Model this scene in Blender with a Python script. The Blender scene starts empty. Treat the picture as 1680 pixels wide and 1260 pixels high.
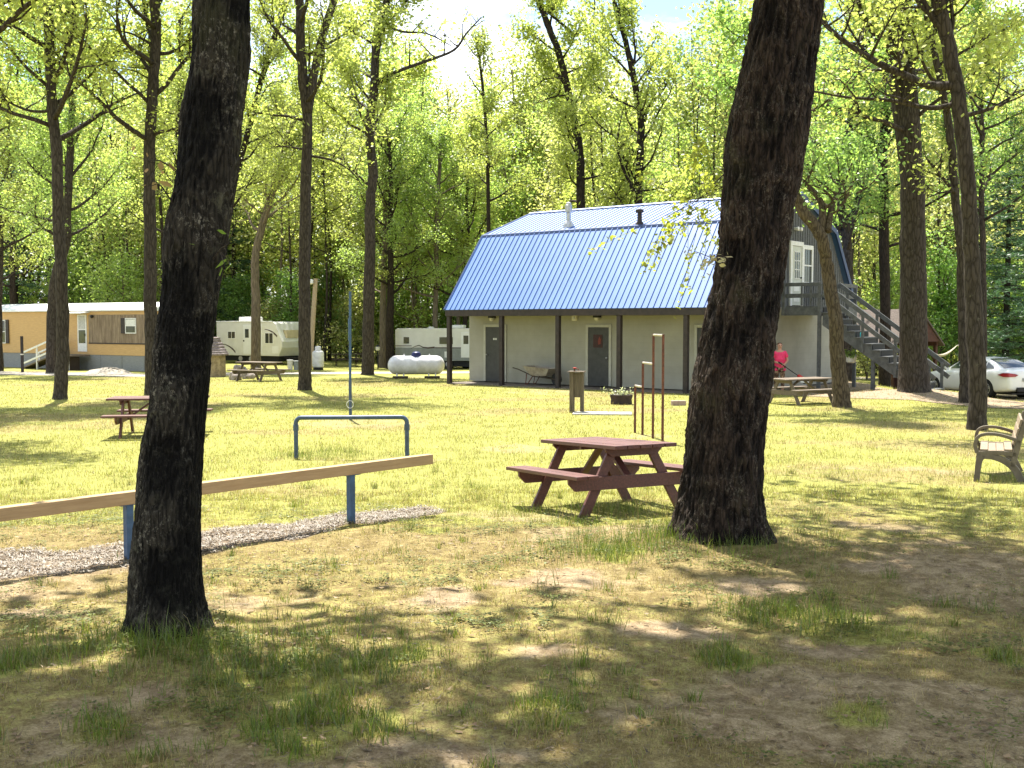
import bpy, bmesh, math, random
import numpy as np
from mathutils import Vector, Matrix

S = bpy.context.scene
C = S.collection
PI = math.pi
R = math.radians

# ------------------------------------------------------------------ camera model
F, CX, CY, CAMZ = 1800.0, 840.0, 630.0, 1.9
PITCH = math.atan(100.0 / 1800.0)
cam_d = bpy.data.cameras.new("camera")
cam_d.sensor_width = 36.0
cam_d.lens = 36.0 * F / 1680.0
cam_d.clip_end = 2000.0
cam_d.clip_start = 0.05
cam = bpy.data.objects.new("camera", cam_d)
C.objects.link(cam)
cam.location = (0, 0, CAMZ)
cam.rotation_euler = (PI / 2 - PITCH, 0, 0)
S.camera = cam


def ray(px, py):
    dx, dy = (px - CX) / F, -(py - CY) / F
    return Vector((dx, math.cos(PITCH) + dy * math.sin(PITCH), -math.sin(PITCH) + dy * math.cos(PITCH)))


def P(px, py, Y):
    d = ray(px, py)
    k = Y / d.y
    return Vector((d.x * k, Y, CAMZ + d.z * k))


# ------------------------------------------------------------------ noise and terrain
def _h(ix, iy, iz, seed):
    n = (ix.astype(np.int64) * 374761393 + iy.astype(np.int64) * 668265263 + iz.astype(np.int64) * 2147483647 + seed * 974634777) & 0xFFFFFFFF
    n = ((n ^ (n >> 13)) * 1274126177) & 0xFFFFFFFF
    n = ((n ^ (n >> 16)) * 2246822519) & 0xFFFFFFFF
    return ((n ^ (n >> 15)) & 0xFFFFFF) / float(0xFFFFFF)


def vn3(x, y, z, seed=0):
    x, y, z = np.broadcast_arrays(np.asarray(x, float), np.asarray(y, float), np.asarray(z, float))
    ix, iy, iz = np.floor(x), np.floor(y), np.floor(z)
    fx, fy, fz = x - ix, y - iy, z - iz
    fx, fy, fz = [f * f * (3 - 2 * f) for f in (fx, fy, fz)]
    ix, iy, iz = ix.astype(np.int64), iy.astype(np.int64), iz.astype(np.int64)
    r = 0
    for a in (0, 1):
        for b in (0, 1):
            for c in (0, 1):
                w = (fx if a else 1 - fx) * (fy if b else 1 - fy) * (fz if c else 1 - fz)
                r = r + w * _h(ix + a, iy + b, iz + c, seed)
    return r


def vn2(x, y, seed=0):
    return vn3(x, y, np.zeros_like(np.asarray(x, float)), seed)


def fbm(x, y, seed=0, o=4):
    r, a, t = 0, 0.5, 0
    for i in range(o):
        r = r + a * vn2(x * 2 ** i + 17.3 * i, y * 2 ** i - 9.1 * i, seed + i)
        t += a
        a *= 0.5
    return r / t


def sst(e0, e1, x):
    t = np.clip((x - e0) / (e1 - e0), 0, 1)
    return t * t * (3 - 2 * t)


_ty = np.array([-60, 0, 6, 9.5, 11, 13.2, 16, 20, 40, 55, 80, 120, 600.])
_tz = np.array([0.05, 0, -.03, -.07, -.11, -.24, -.28, -.30, -.35, -.5, -.62, -.7, -.8])


def terr(x, y):
    x = np.asarray(x, float)
    y = np.asarray(y, float)
    z = np.interp(y, _ty, _tz) * .5 + np.interp(y - .5, _ty, _tz) * .25 + np.interp(y + .5, _ty, _tz) * .25
    z = z + .24 * np.exp(-((x - 12.2) ** 2 + (y - 32.8) ** 2) / (2 * 1.3 ** 2))
    z = z + .06 * np.exp(-((x - 1.95) ** 2 + (y - 9.9) ** 2) / (2 * .7 ** 2))
    z = z + .05 * np.exp(-((x + 2.05) ** 2 + (y - 6.8) ** 2) / (2 * .5 ** 2))
    z = z - .45 * sst(12.8, 16.2, x) * sst(29.0, 36.5, y) - .12 * sst(44, 52, y) * sst(12, 16, x)
    z = z - .28 * np.exp(-((x + 4.5) ** 2 + (y - 66) ** 2) / (2 * 5.5 ** 2))
    fade = 1 / (1 + np.maximum(y - 8, 0) * .05)
    z = z + (fbm(x * .45, y * .45, 5, 3) - .5) * .07 * fade * (np.abs(y) < 35)
    return z


def tz(x, y):
    return float(terr(np.array([x]), np.array([y]))[0])


def G(px, py):
    d = ray(px, py)
    ks = np.linspace(3.0, 160.0, 3200) / d.y
    zz = CAMZ + d.z * ks - terr(d.x * ks, d.y * ks)
    i = int(np.argmax(zz < 0))
    a, b = ks[i - 1], ks[i]
    for _ in range(24):
        m = .5 * (a + b)
        if CAMZ + d.z * m - tz(d.x * m, d.y * m) < 0:
            b = m
        else:
            a = m
    return Vector((d.x * a, d.y * a, CAMZ + d.z * a))


# ------------------------------------------------------------------ mesh builder
class MB:
    def __init__(s):
        s.v, s.f = [], []

    def box(s, lo, hi, M=None):
        (x0, y0, z0), (x1, y1, z1) = lo, hi
        n = len(s.v)
        vs = [Vector(p) for p in ((x0, y0, z0), (x1, y0, z0), (x1, y1, z0), (x0, y1, z0), (x0, y0, z1), (x1, y0, z1), (x1, y1, z1), (x0, y1, z1))]
        if M is not None:
            vs = [M @ v for v in vs]
        s.v += [tuple(v) for v in vs]
        s.f += [tuple(n + i for i in q) for q in ((3, 2, 1, 0), (4, 5, 6, 7), (0, 1, 5, 4), (1, 2, 6, 5), (2, 3, 7, 6), (3, 0, 4, 7))]
        return s

    def bar(s, a, b, w, h, up=(0, 0, 1)):
        """rectangular bar from a to b, w across, h along up"""
        a, b = Vector(a), Vector(b)
        d = (b - a).normalized()
        u = Vector(up)
        x = d.cross(u)
        if x.length < 1e-5:
            x = d.cross(Vector((1, 0, 0)))
        x.normalize()
        u = x.cross(d)
        n = len(s.v)
        for p in (a, b):
            for sx, su in ((-1, -1), (1, -1), (1, 1), (-1, 1)):
                s.v.append(tuple(p + x * (sx * w / 2) + u * (su * h / 2)))
        s.f += [tuple(n + i for i in q) for q in ((0, 1, 2, 3), (7, 6, 5, 4), (0, 4, 5, 1), (1, 5, 6, 2), (2, 6, 7, 3), (3, 7, 4, 0))]
        return s

    def tube(s, pts, rad, sides=8, cap=True):
        pts = [Vector(p) for p in pts]
        if not hasattr(rad, '__len__'):
            rad = [rad] * len(pts)
        n0 = len(s.v)
        d0 = (pts[1] - pts[0]).normalized()
        ref = Vector((1, 0, 0)) if abs(d0.x) < .9 else Vector((0, 1, 0))
        x = (ref - d0 * ref.dot(d0)).normalized()
        for i, p in enumerate(pts):
            if i == 0:
                d = d0
            elif i == len(pts) - 1:
                d = (pts[i] - pts[i - 1]).normalized()
            else:
                d = ((pts[i] - pts[i - 1]).normalized() + (pts[i + 1] - pts[i]).normalized())
                d = d.normalized() if d.length > 1e-6 else d0
            x = x - d * x.dot(d)
            x.normalize()
            y = d.cross(x)
            for k in range(sides):
                a = 2 * PI * k / sides
                s.v.append(tuple(p + (x * math.cos(a) + y * math.sin(a)) * rad[i]))
        for i in range(len(pts) - 1):
            for k in range(sides):
                a = n0 + i * sides + k
                b = n0 + i * sides + (k + 1) % sides
                s.f.append((a, b, b + sides, a + sides))
        if cap:
            s.f.append(tuple(n0 + k for k in range(sides))[::-1])
            e = n0 + (len(pts) - 1) * sides
            s.f.append(tuple(e + k for k in range(sides)))
        return s

    def lathe(s, prof, c=(0, 0, 0), sides=24, axis='z', sc=(1, 1)):
        n0 = len(s.v)
        for r, h in prof:
            for k in range(sides):
                a = 2 * PI * k / sides
                p = (r * math.cos(a) * sc[0], r * math.sin(a) * sc[1], h)
                if axis == 'x':
                    p = (h, p[0], p[1])
                elif axis == 'y':
                    p = (p[1], h, p[0])
                s.v.append((c[0] + p[0], c[1] + p[1], c[2] + p[2]))
        for i in range(len(prof) - 1):
            for k in range(sides):
                a = n0 + i * sides + k
                b = n0 + i * sides + (k + 1) % sides
                s.f.append((a, b, b + sides, a + sides))
        s.f.append(tuple(n0 + k for k in range(sides))[::-1])
        e = n0 + (len(prof) - 1) * sides
        s.f.append(tuple(e + k for k in range(sides)))
        return s

    def prism(s, poly, fn, d0, d1):
        """polygon poly of (a,b) pairs; fn(a,b,d) -> point; extruded d0..d1"""
        n = len(s.v)
        m = len(poly)
        for d in (d0, d1):
            s.v += [tuple(fn(a, b, d)) for a, b in poly]
        s.f.append(tuple(range(n, n + m))[::-1])
        s.f.append(tuple(range(n + m, n + 2 * m)))
        for i in range(m):
            j = (i + 1) % m
            s.f.append((n + i, n + j, n + m + j, n + m + i))
        return s

    def mesh(s, name):
        me = bpy.data.meshes.new(name)
        me.from_pydata(s.v, [], s.f)
        bm = bmesh.new()
        bm.from_mesh(me)
        bmesh.ops.recalc_face_normals(bm, faces=bm.faces)
        bm.to_mesh(me)
        bm.free()
        return me

    def build(s, name, m, parent=None, bevel=0, smooth=False, loc=None, rot=None):
        me = s.mesh(name)
        return link(name, me, m, parent, bevel, smooth, loc, rot)


def link(name, me, m, parent=None, bevel=0, smooth=False, loc=None, rot=None):
    o = bpy.data.objects.new(name, me)
    if m is not None and not me.materials:
        me.materials.append(m)
    C.objects.link(o)
    if parent is not None:
        o.parent = parent
    if loc is not None:
        o.location = loc
    if rot is not None:
        o.rotation_euler = rot
    if smooth:
        for p in me.polygons:
            p.use_smooth = True
    if smooth == 'auto':
        me.set_sharp_from_angle(angle=R(35))
    if bevel:
        b = o.modifiers.new("bevel", 'BEVEL')
        b.width = bevel
        b.segments = 2
        b.limit_method = 'ANGLE'
    return o


def tag(o, label=None, cat=None, group=None, kind=None):
    for k, v in (('label', label), ('category', cat), ('group', group), ('kind', kind)):
        if v:
            o[k] = v
    return o


def thing(name, label, cat, loc=(0, 0, 0), rz=0, group=None, rot=None):
    o = bpy.data.objects.new(name, None)
    o.empty_display_size = .2
    C.objects.link(o)
    o.location = loc
    o.rotation_euler = rot if rot else (0, 0, rz)
    return tag(o, label, cat, group)


def copy_thing(root, loc, rz, label, group=None, scale=1.0):
    r = root.copy()
    C.objects.link(r)
    r.location = loc
    r.rotation_euler = (0, 0, rz)
    r.scale = (scale,) * 3
    r['label'] = label
    if group:
        r['group'] = group
    for ch in root.children:
        c = ch.copy()
        C.objects.link(c)
        c.parent = r
        for g in ch.children:
            d = g.copy()
            C.objects.link(d)
            d.parent = c
    return r


def np_mesh(name, verts, faces, cols=None, uni=None):
    """verts (N,3), faces (M,k) -> mesh, optional per-vertex colour attribute 'col'"""
    me = bpy.data.meshes.new(name)
    verts = np.ascontiguousarray(verts, dtype=np.float32)
    faces = np.ascontiguousarray(faces, dtype=np.int32)
    M, k = faces.shape
    me.vertices.add(len(verts))
    me.vertices.foreach_set('co', verts.ravel())
    me.loops.add(M * k)
    me.loops.foreach_set('vertex_index', faces.ravel())
    me.polygons.add(M)
    me.polygons.foreach_set('loop_start', np.arange(0, M * k, k, dtype=np.int32))
    me.update(calc_edges=True)
    if cols is not None:
        at = me.attributes.new('col', 'FLOAT_COLOR', 'POINT')
        c4 = np.ones((len(verts), 4), dtype=np.float32)
        c4[:, :3] = cols
        at.data.foreach_set('color', c4.ravel())
    return me


def add_float(me, name, vals):
    at = me.attributes.new(name, 'FLOAT', 'POINT')
    at.data.foreach_set('value', np.ascontiguousarray(vals, dtype=np.float32))


# ------------------------------------------------------------------ materials
class NT:
    def __init__(s, name):
        s.m = bpy.data.materials.new(name)
        s.m.use_nodes = True
        s.t = s.m.node_tree
        s.t.nodes.clear()
        s.out = s.n('ShaderNodeOutputMaterial')

    def n(s, typ, **kw):
        nd = s.t.nodes.new(typ)
        for k, v in kw.items():
            if k in nd.inputs:
                nd.inputs[k].default_value = v
            else:
                setattr(nd, k, v)
        return nd

    def l(s, a, b):
        s.t.links.new(a, b)

    def coord(s, scale=(1, 1, 1), kind='Object'):
        tc = s.n('ShaderNodeTexCoord')
        mp = s.n('ShaderNodeMapping')
        mp.inputs['Scale'].default_value = scale
        s.l(tc.outputs[kind], mp.inputs['Vector'])
        return mp.outputs['Vector']

    def noise(s, vec, scale=5, detail=4, rough=.55, dist=0):
        nd = s.n('ShaderNodeTexNoise')
        nd.inputs['Scale'].default_value = scale
        nd.inputs['Detail'].default_value = detail
        nd.inputs['Roughness'].default_value = rough
        nd.inputs['Distortion'].default_value = dist
        s.l(vec, nd.inputs['Vector'])
        return nd.outputs['Fac']

    def ramp(s, fac, stops):
        nd = s.n('ShaderNodeValToRGB')
        e = nd.color_ramp.elements
        while len(e) < len(stops):
            e.new(.5)
        for el, (p, c) in zip(e, stops):
            el.position = p
            el.color = (*c, 1) if len(c) == 3 else c
        s.l(fac, nd.inputs['Fac'])
        return nd.outputs['Color']

    def mix(s, fac, a, b, mode='MIX'):
        nd = s.n('ShaderNodeMix', data_type='RGBA', blend_type=mode)
        for sock, val in ((nd.inputs[0], fac), (nd.inputs[6], a), (nd.inputs[7], b)):
            if hasattr(val, 'is_linked') or hasattr(val, 'links'):
                s.l(val, sock)
            elif hasattr(val, '__len__'):
                sock.default_value = (*val, 1)
            else:
                sock.default_value = val
        return nd.outputs[2]

    def math(s, op, a, b=0.5):
        nd = s.n('ShaderNodeMath', operation=op)
        for sock, val in zip(nd.inputs, (a, b)):
            if hasattr(val, 'links'):
                s.l(val, sock)
            else:
                sock.default_value = val
        return nd.outputs[0]

    def bump(s, h, strength=.3, dist=.02):
        nd = s.n('ShaderNodeBump')
        nd.inputs['Strength'].default_value = strength
        nd.inputs['Distance'].default_value = dist
        s.l(h, nd.inputs['Height'])
        return nd.outputs['Normal']

    def bsdf(s, col, rough=.6, spec=.3, metal=0, normal=None, coat=0):
        b = s.n('ShaderNodeBsdfPrincipled')
        if hasattr(col, 'links'):
            s.l(col, b.inputs['Base Color'])
        else:
            b.inputs['Base Color'].default_value = (*col, 1)
        if hasattr(rough, 'links'):
            s.l(rough, b.inputs['Roughness'])
        else:
            b.inputs['Roughness'].default_value = rough
        b.inputs['Specular IOR Level'].default_value = spec
        b.inputs['Metallic'].default_value = metal
        b.inputs['Coat Weight'].default_value = coat
        if normal is not None:
            s.l(normal, b.inputs['Normal'])
        s.l(b.outputs[0], s.out.inputs['Surface'])
        return b


def mat(name, c1, c2=None, scale=8, stretch=(1, 1, 1), rough=.7, spec=.3, metal=0, bump=.15, bd=.01, detail=5, coat=0, lo=.35, hi=.65):
    t = NT(name)
    c2 = c2 or tuple(c * .7 for c in c1)
    v = t.coord(stretch)
    n = t.noise(v, scale, detail, .6)
    col = t.ramp(n, [(lo, c2), (hi, c1)])
    n2 = t.noise(v, scale * 6, 3, .6)
    nm = t.bump(t.math('ADD', n, n2), bump, bd) if bump else None
    t.bsdf(col, rough, spec, metal, nm, coat)
    return t.m


def wood(name, c1, c2, axis=0, rough=.75, scale=3, spec=.25):
    st = [14, 14, 14]
    st[axis] = 1.0
    t = NT(name)
    v = t.coord(tuple(st))
    n = t.noise(v, scale, 6, .65, .3)
    v2 = t.coord((1, 1, 1))
    n2 = t.noise(v2, 2.5, 4, .6)
    col = t.ramp(n, [(.3, c2), (.68, c1)])
    col = t.mix(t.math('MULTIPLY', n2, .5), col, tuple(c * .55 for c in c2))
    t.bsdf(col, rough, spec, 0, t.bump(n, .35, .006))
    return t.m


def bark(name, dark, light, lichen=None, sc=9.0, bump=.8, lich=.0, spk=None):
    t = NT(name)
    v = t.coord((1, 1, .22))
    vo = t.n('ShaderNodeTexVoronoi', feature='DISTANCE_TO_EDGE')
    nz = t.n('ShaderNodeTexNoise', Scale=sc * .8, Detail=3.0)
    t.l(v, nz.inputs['Vector'])
    vm = t.n('ShaderNodeVectorMath', operation='MULTIPLY_ADD')
    t.l(nz.outputs['Color'], vm.inputs[0])
    vm.inputs[1].default_value = (.12, .12, .12)
    t.l(v, vm.inputs[2])
    t.l(vm.outputs[0], vo.inputs['Vector'])
    vo.inputs['Scale'].default_value = sc * 2.2
    n = t.noise(v, sc * 5, 6, .7)
    f = t.math('ADD', t.math('MULTIPLY', vo.outputs['Distance'], 1.6), t.math('MULTIPLY', n, .6))
    col = t.ramp(f, [(.22, dark), (.62, light)])
    big = t.noise(t.coord((1, 1, .5)), 2.2, 4, .6)
    col = t.mix(t.math('MULTIPLY', big, .55), col, tuple(c * .6 for c in dark))
    if spk:
        sn_ = t.noise(t.coord((1, 1, .6)), 42, 6, .8)
        sf = t.ramp(sn_, [(.53, (0, 0, 0)), (.6, (1, 1, 1))])
        zone = t.ramp(t.noise(t.coord((1, 1, .7)), 4.5, 4, .65), [(.42, (0, 0, 0)), (.62, (1, 1, 1))])
        col = t.mix(t.math('MULTIPLY', t.math('MULTIPLY', sf, zone), .85), col, spk)
        moss = t.ramp(t.noise(t.coord((1, 1, .5)), 3.1, 5, .7), [(.55, (0, 0, 0)), (.68, (1, 1, 1))])
        col = t.mix(t.math('MULTIPLY', moss, .5), col, (.028, .03, .012))
    if lichen:
        ln = t.noise(t.coord(), 7, 6, .75)
        lf = t.ramp(ln, [(.56 - lich, (0, 0, 0)), (.66 - lich, (1, 1, 1))])
        col = t.mix(t.math('MULTIPLY', lf, .7), col, lichen)
    if spk:
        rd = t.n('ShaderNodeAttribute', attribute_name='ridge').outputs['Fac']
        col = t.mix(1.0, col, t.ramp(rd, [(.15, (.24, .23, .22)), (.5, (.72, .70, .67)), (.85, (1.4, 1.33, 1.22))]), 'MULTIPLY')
    t.bsdf(col, .9, .15, 0, t.bump(f, bump, .03))
    return t.m


def leafmat(name, tint=(1, 1, 1), trans=.55, rnd=.3, tcol=(1.13, 1.2, .85)):
    t = NT(name)
    a = t.n('ShaderNodeAttribute', attribute_name='col')
    oi = t.n('ShaderNodeObjectInfo')
    k = t.math('ADD', t.math('MULTIPLY', oi.outputs['Random'], rnd), 1 - rnd / 2)
    col = t.mix(1.0, a.outputs['Color'], tint, 'MULTIPLY')
    vm = t.n('ShaderNodeVectorMath', operation='SCALE')
    t.l(col, vm.inputs[0])
    t.l(k, vm.inputs['Scale'])
    d = t.n('ShaderNodeBsdfDiffuse')
    t.l(vm.outputs[0], d.inputs['Color'])
    tr = t.n('ShaderNodeBsdfTranslucent')
    tc = t.mix(1.0, vm.outputs[0], tcol, 'MULTIPLY')
    t.l(tc, tr.inputs['Color'])
    g = t.n('ShaderNodeBsdfGlossy')
    g.inputs['Roughness'].default_value = .45
    g.inputs['Color'].default_value = (1, 1, 1, 1)
    m1 = t.n('ShaderNodeMixShader')
    m1.inputs[0].default_value = trans
    t.l(d.outputs[0], m1.inputs[1])
    t.l(tr.outputs[0], m1.inputs[2])
    m2 = t.n('ShaderNodeMixShader')
    m2.inputs[0].default_value = .035
    t.l(m1.outputs[0], m2.inputs[1])
    t.l(g.outputs[0], m2.inputs[2])
    t.l(m2.outputs[0], t.out.inputs['Surface'])
    return t.m


def glass(name, tint=(.03, .04, .04), rough=.05):
    t = NT(name)
    n = t.noise(t.coord(), 1.3, 3, .5)
    col = t.ramp(n, [(.3, tuple(c * .5 for c in tint)), (.7, tuple(c * 1.6 for c in tint))])
    t.bsdf(col, rough, .6)
    return t.m


M = {}
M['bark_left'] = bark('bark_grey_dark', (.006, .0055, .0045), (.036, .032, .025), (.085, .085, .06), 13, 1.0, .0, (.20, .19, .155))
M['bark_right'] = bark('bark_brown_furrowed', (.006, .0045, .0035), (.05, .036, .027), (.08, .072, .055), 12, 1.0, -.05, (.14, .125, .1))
M['bark_mid'] = bark('bark_mid_brown', (.02, .016, .012), (.082, .067, .053), (.12, .11, .08), 6, .8, -.03)
M['bark_dark'] = bark('bark_dark', (.012, .009, .007), (.05, .038, .028), None, 6, .8)
M['bark_tan'] = bark('bark_tan_scarred', (.03, .022, .014), (.13, .10, .064), (.14, .12, .08), 6, .8, 0)
M['bark_far'] = mat('bark_far', (.19, .155, .115), (.08, .064, .048), 3, (6, 6, 1), .9, .1, 0, .5, .02)
M['leaf_oak'] = leafmat('leaf_spring_oak', (1.2, 1.2, 1.2), .68)
M['leaf_maple'] = leafmat('leaf_maple', (1.0, 1.1, 1.0), .6)
M['needle'] = leafmat('pine_needles', (1, 1, 1), .3)
M['blade'] = leafmat('grass_blade', (1, 1, 1), .45, 0, (1.15, 1.1, .7))
M['litter'] = leafmat('dead_leaf', (1, 1, 1), .2, 0, (1, 1, 1))
M['red_wood'] = wood('red_stained_wood', (.165, .055, .038), (.07, .022, .016), 0, .5, 3, .5)
M['grey_wood'] = wood('weathered_wood', (.25, .2, .15), (.11, .085, .062), 0)
M['dark_wood'] = wood('dark_old_wood', (.09, .068, .05), (.04, .03, .022), 0)
M['beam_wood'] = wood('fresh_pine_beam', (.50, .35, .19), (.36, .235, .12), 0)
M['post_wood'] = wood('weathered_post_wood', (.19, .15, .1), (.08, .062, .042), 2)
M['blue_paint'] = mat('blue_painted_steel', (.045, .10, .19), (.03, .065, .12), 12, rough=.45, spec=.4, bump=.1, bd=.003)
M['dull_blue'] = mat('dull_blue_steel', (.05, .085, .15), (.03, .05, .085), 12, rough=.4, spec=.45, bump=.08, bd=.003)
M['rust'] = mat('rusty_steel', (.17, .06, .035), (.07, .028, .02), 18, rough=.75, bump=.3, bd=.004)
M['worn_steel'] = mat('worn_bright_steel', (.6, .55, .5), (.4, .34, .29), 14, rough=.35, spec=.5, metal=.5, bump=.05)
M['white_tank'] = mat('white_tank_paint', (.68, .67, .69), (.52, .51, .52), 4, rough=.42, spec=.4, bump=.03)
M['tank_blue'] = mat('dome_blue', (.025, .03, .12), rough=.4, bump=.03)
M['concrete'] = mat('concrete', (.42, .4, .36), (.27, .25, .22), 6, rough=.9, bump=.3)
M['roof_blue'] = None
M['black'] = mat('black_plastic', (.015, .015, .016), rough=.6, bump=.05)
M['white_trim'] = mat('white_trim_paint', (.74, .74, .7), (.62, .62, .58), 9, rough=.55, bump=.05)
M['cream'] = mat('cream_paint', (.68, .64, .54), (.58, .54, .45), 9, rough=.6, bump=.05)
M['grey_paint'] = mat('grey_stained_boards', (.115, .12, .12), (.07, .073, .074), 7, (1, 1, 6), rough=.7, bump=.2)
M['deck_grey'] = mat('grey_deck_paint', (.12, .125, .125), (.07, .074, .075), 7, rough=.65, bump=.15)
M['brown_trim'] = mat('brown_trim', (.045, .033, .03), (.025, .02, .018), 8, rough=.6, bump=.1)
M['door_dark'] = mat('charcoal_door', (.06, .06, .056), (.042, .042, .04), 5, rough=.5, bump=.05)
M['glass'] = glass('window_glass')
M['steel'] = mat('galvanised_steel', (.5, .5, .5), (.36, .36, .36), 9, rough=.4, spec=.5, metal=.6, bump=.05)
# ------------------------------------------------------------------ world and sun
SUN_EL, SUN_AZ = R(66), math.atan2(-.28, .96)
sun_dir = Vector((math.sin(SUN_AZ) * math.cos(SUN_EL), math.cos(SUN_AZ) * math.cos(SUN_EL), math.sin(SUN_EL)))
W = bpy.data.worlds.new("World")
S.world = W
W.use_nodes = True
wt = W.node_tree
wt.nodes.clear()
wo = wt.nodes.new('ShaderNodeOutputWorld')
bg = wt.nodes.new('ShaderNodeBackground')
sky = wt.nodes.new('ShaderNodeTexSky')
sky.sky_type = 'NISHITA'
sky.sun_disc = False
sky.sun_elevation = SUN_EL
sky.sun_rotation = SUN_AZ
sky.air_density = 1.0
sky.dust_density = .6
tc = wt.nodes.new('ShaderNodeTexCoord')
mp = wt.nodes.new('ShaderNodeMapping')
mp.inputs['Scale'].default_value = (1, 1, 2.6)
wt.links.new(tc.outputs['Generated'], mp.inputs['Vector'])
cn = wt.nodes.new('ShaderNodeTexNoise')
cn.inputs['Scale'].default_value = 3.1
cn.inputs['Detail'].default_value = 7
cn.inputs['Roughness'].default_value = .58
wt.links.new(mp.outputs[0], cn.inputs['Vector'])
cr = wt.nodes.new('ShaderNodeValToRGB')
cr.color_ramp.elements[0].position = .44
cr.color_ramp.elements[1].position = .6
cr.color_ramp.elements[0].color = (0, 0, 0, 1)
cr.color_ramp.elements[1].color = (1, 1, 1, 1)
wt.links.new(cn.outputs['Fac'], cr.inputs['Fac'])
mx = wt.nodes.new('ShaderNodeMix')
mx.data_type = 'RGBA'
wt.links.new(cr.outputs['Color'], mx.inputs[0])
wt.links.new(sky.outputs[0], mx.inputs[6])
mx.inputs[7].default_value = (9.5, 9.8, 10.3, 1)
wt.links.new(mx.outputs[2], bg.inputs['Color'])
bg.inputs['Strength'].default_value = .08
wt.links.new(bg.outputs[0], wo.inputs['Surface'])

sl = bpy.data.lights.new("sun", 'SUN')
sl.energy = 5.0
sl.angle = R(.55)
sl.color = (1, .95, .86)
so = bpy.data.objects.new("sun", sl)
C.objects.link(so)
so.rotation_euler = (-sun_dir).to_track_quat('-Z', 'Y').to_euler()
so.location = (0, 0, 40)

S.view_settings.view_transform = 'Standard'
S.view_settings.look = 'None'
S.view_settings.exposure = 1.7
S.view_settings.gamma = 1.0
S.cycles.max_bounces = 9
S.cycles.diffuse_bounces = 6
S.cycles.glossy_bounces = 2
S.cycles.transmission_bounces = 4
S.cycles.transparent_max_bounces = 4
S.cycles.caustics_reflective = False
S.cycles.caustics_refractive = False
S.cycles.sample_clamp_indirect = 6
S.cycles.use_adaptive_sampling = True
S.cycles.adaptive_threshold = .01
S.cycles.use_denoising = True
try:
    S.cycles.denoiser = 'OPENIMAGEDENOISE'
    S.cycles.denoising_prefilter = 'NONE'
except Exception:
    pass

# ------------------------------------------------------------------ ground
rs = np.random.RandomState(7)


def pell(px, py, rx, ry):
    g = G(px, py)
    s = F / g.y
    a = G(px, py - ry)
    b = G(px, py + ry)
    return (g.x, g.y, rx / s, abs(a.y - b.y) / 2)


def ell_mask(x, y, lst):
    m = np.zeros_like(x)
    for (cx, cy, rx, ry) in lst:
        d = np.sqrt(((x - cx) / rx) ** 2 + ((y - cy) / ry) ** 2) + (fbm(x * 2.2, y * 2.2, 31, 5) - .5) * 2.2
        m = np.maximum(m, 1 - sst(.3, 1.25, d))
    return m


DIRT = [pell(*e) for e in ((1095, 1035, 110, 30), (880, 1072, 95, 26), (820, 1235, 110, 30), (1390, 1065, 120, 22), (720, 985, 130, 30), (900, 950, 120, 25),
                           (1250, 960, 90, 22), (1600, 1190, 120, 35), (1300, 1130, 70, 20), (420, 985, 100, 25), (1000, 1180, 90, 25), (60, 1010, 90, 25), (250, 1140, 90, 25), (1480, 930, 110, 18), (640, 1235, 70, 22))]
WORN = [pell(*e) for e in ((570, 693, 120, 12), (690, 757, 60, 6), (900, 640, 90, 8), (1070, 716, 45, 6), (1580, 775, 90, 6), (700, 618, 80, 4), (960, 870, 110, 14), (1430, 770, 120, 6), (1130, 660, 40, 5), (850, 735, 70, 8), (180, 655, 90, 5))]
LUSH = [pell(*e) for e in ((530, 1110, 190, 80), (470, 1180, 120, 50), (60, 1090, 90, 50), (1010, 905, 60, 18), (1140, 880, 40, 14), (160, 1190, 100, 40), (620, 1180, 60, 30), (1310, 1005, 60, 16), (1240, 1010, 20, 14),
                           (900, 1180, 110, 40), (1200, 1080, 60, 22), (1450, 1040, 110, 20), (330, 1060, 70, 25), (545, 745, 60, 6), (1420, 1190, 70, 35), (1640, 1080, 50, 22), (1010, 835, 55, 6), (700, 870, 50, 7))]
b1 = G(212, 917)
b2 = G(576, 859)
bdir = Vector((b2.x - b1.x, b2.y - b1.y, 0)).normalized()


def dirt_f(x, y):
    n = fbm(x * .55 + 3, y * .75, 11, 5)
    near = 1 - sst(10.5, 13.5, y)
    d = near * sst(.50, .62, n) * .8 + (1 - near) * sst(.60, .74, n) * .25
    d = np.maximum(d, ell_mask(x, y, DIRT))
    d = np.maximum(d, ell_mask(x, y, WORN) * .6)
    d = d * (1 - .9 * ell_mask(x, y, LUSH))
    d = np.maximum(d, .8 * sst(11.5, 14.5, x) * sst(26, 30, y) * (1 - sst(44, 48, y)) * sst(.36, .5, fbm(x * .3, y * .3, 77, 3)))
    return np.clip(d, 0, 1)


def green_f(x, y):
    n = fbm(x * .35 + 9, y * .5 + 4, 51, 4)
    g = .45 + .55 * sst(.3, .58, n)
    near = 1 - sst(9.5, 12, y)
    g = g * (1 - .6 * near)
    g = np.maximum(g, ell_mask(x, y, LUSH))
    return g


def chips_f(x, y):
    # wood chips under the beam
    rx = x - b1.x
    ry = y - b1.y
    al = rx * bdir.x + ry * bdir.y
    ac = -rx * bdir.y + ry * bdir.x
    n = (fbm(x * 1.6, y * 1.6, 91, 4) - .5) * 1.4
    wl = .42 + .75 * sst(.8, -2.2, al)
    cc = .22 + .75 * sst(.8, -2.2, al)
    m = (1 - sst(.6, 1.1, np.abs((ac - cc) / wl) + n)) * (1 - sst(3.6, 4.4, al + n))
    return np.clip(m, 0, 1)


def axis_pts(segs):
    out = [segs[0][0]]
    for a, b, st in segs:
        n = max(1, int(round((b - a) / st)))
        out += list(np.linspace(a, b, n + 1)[1:])
    return np.array(out)


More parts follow.
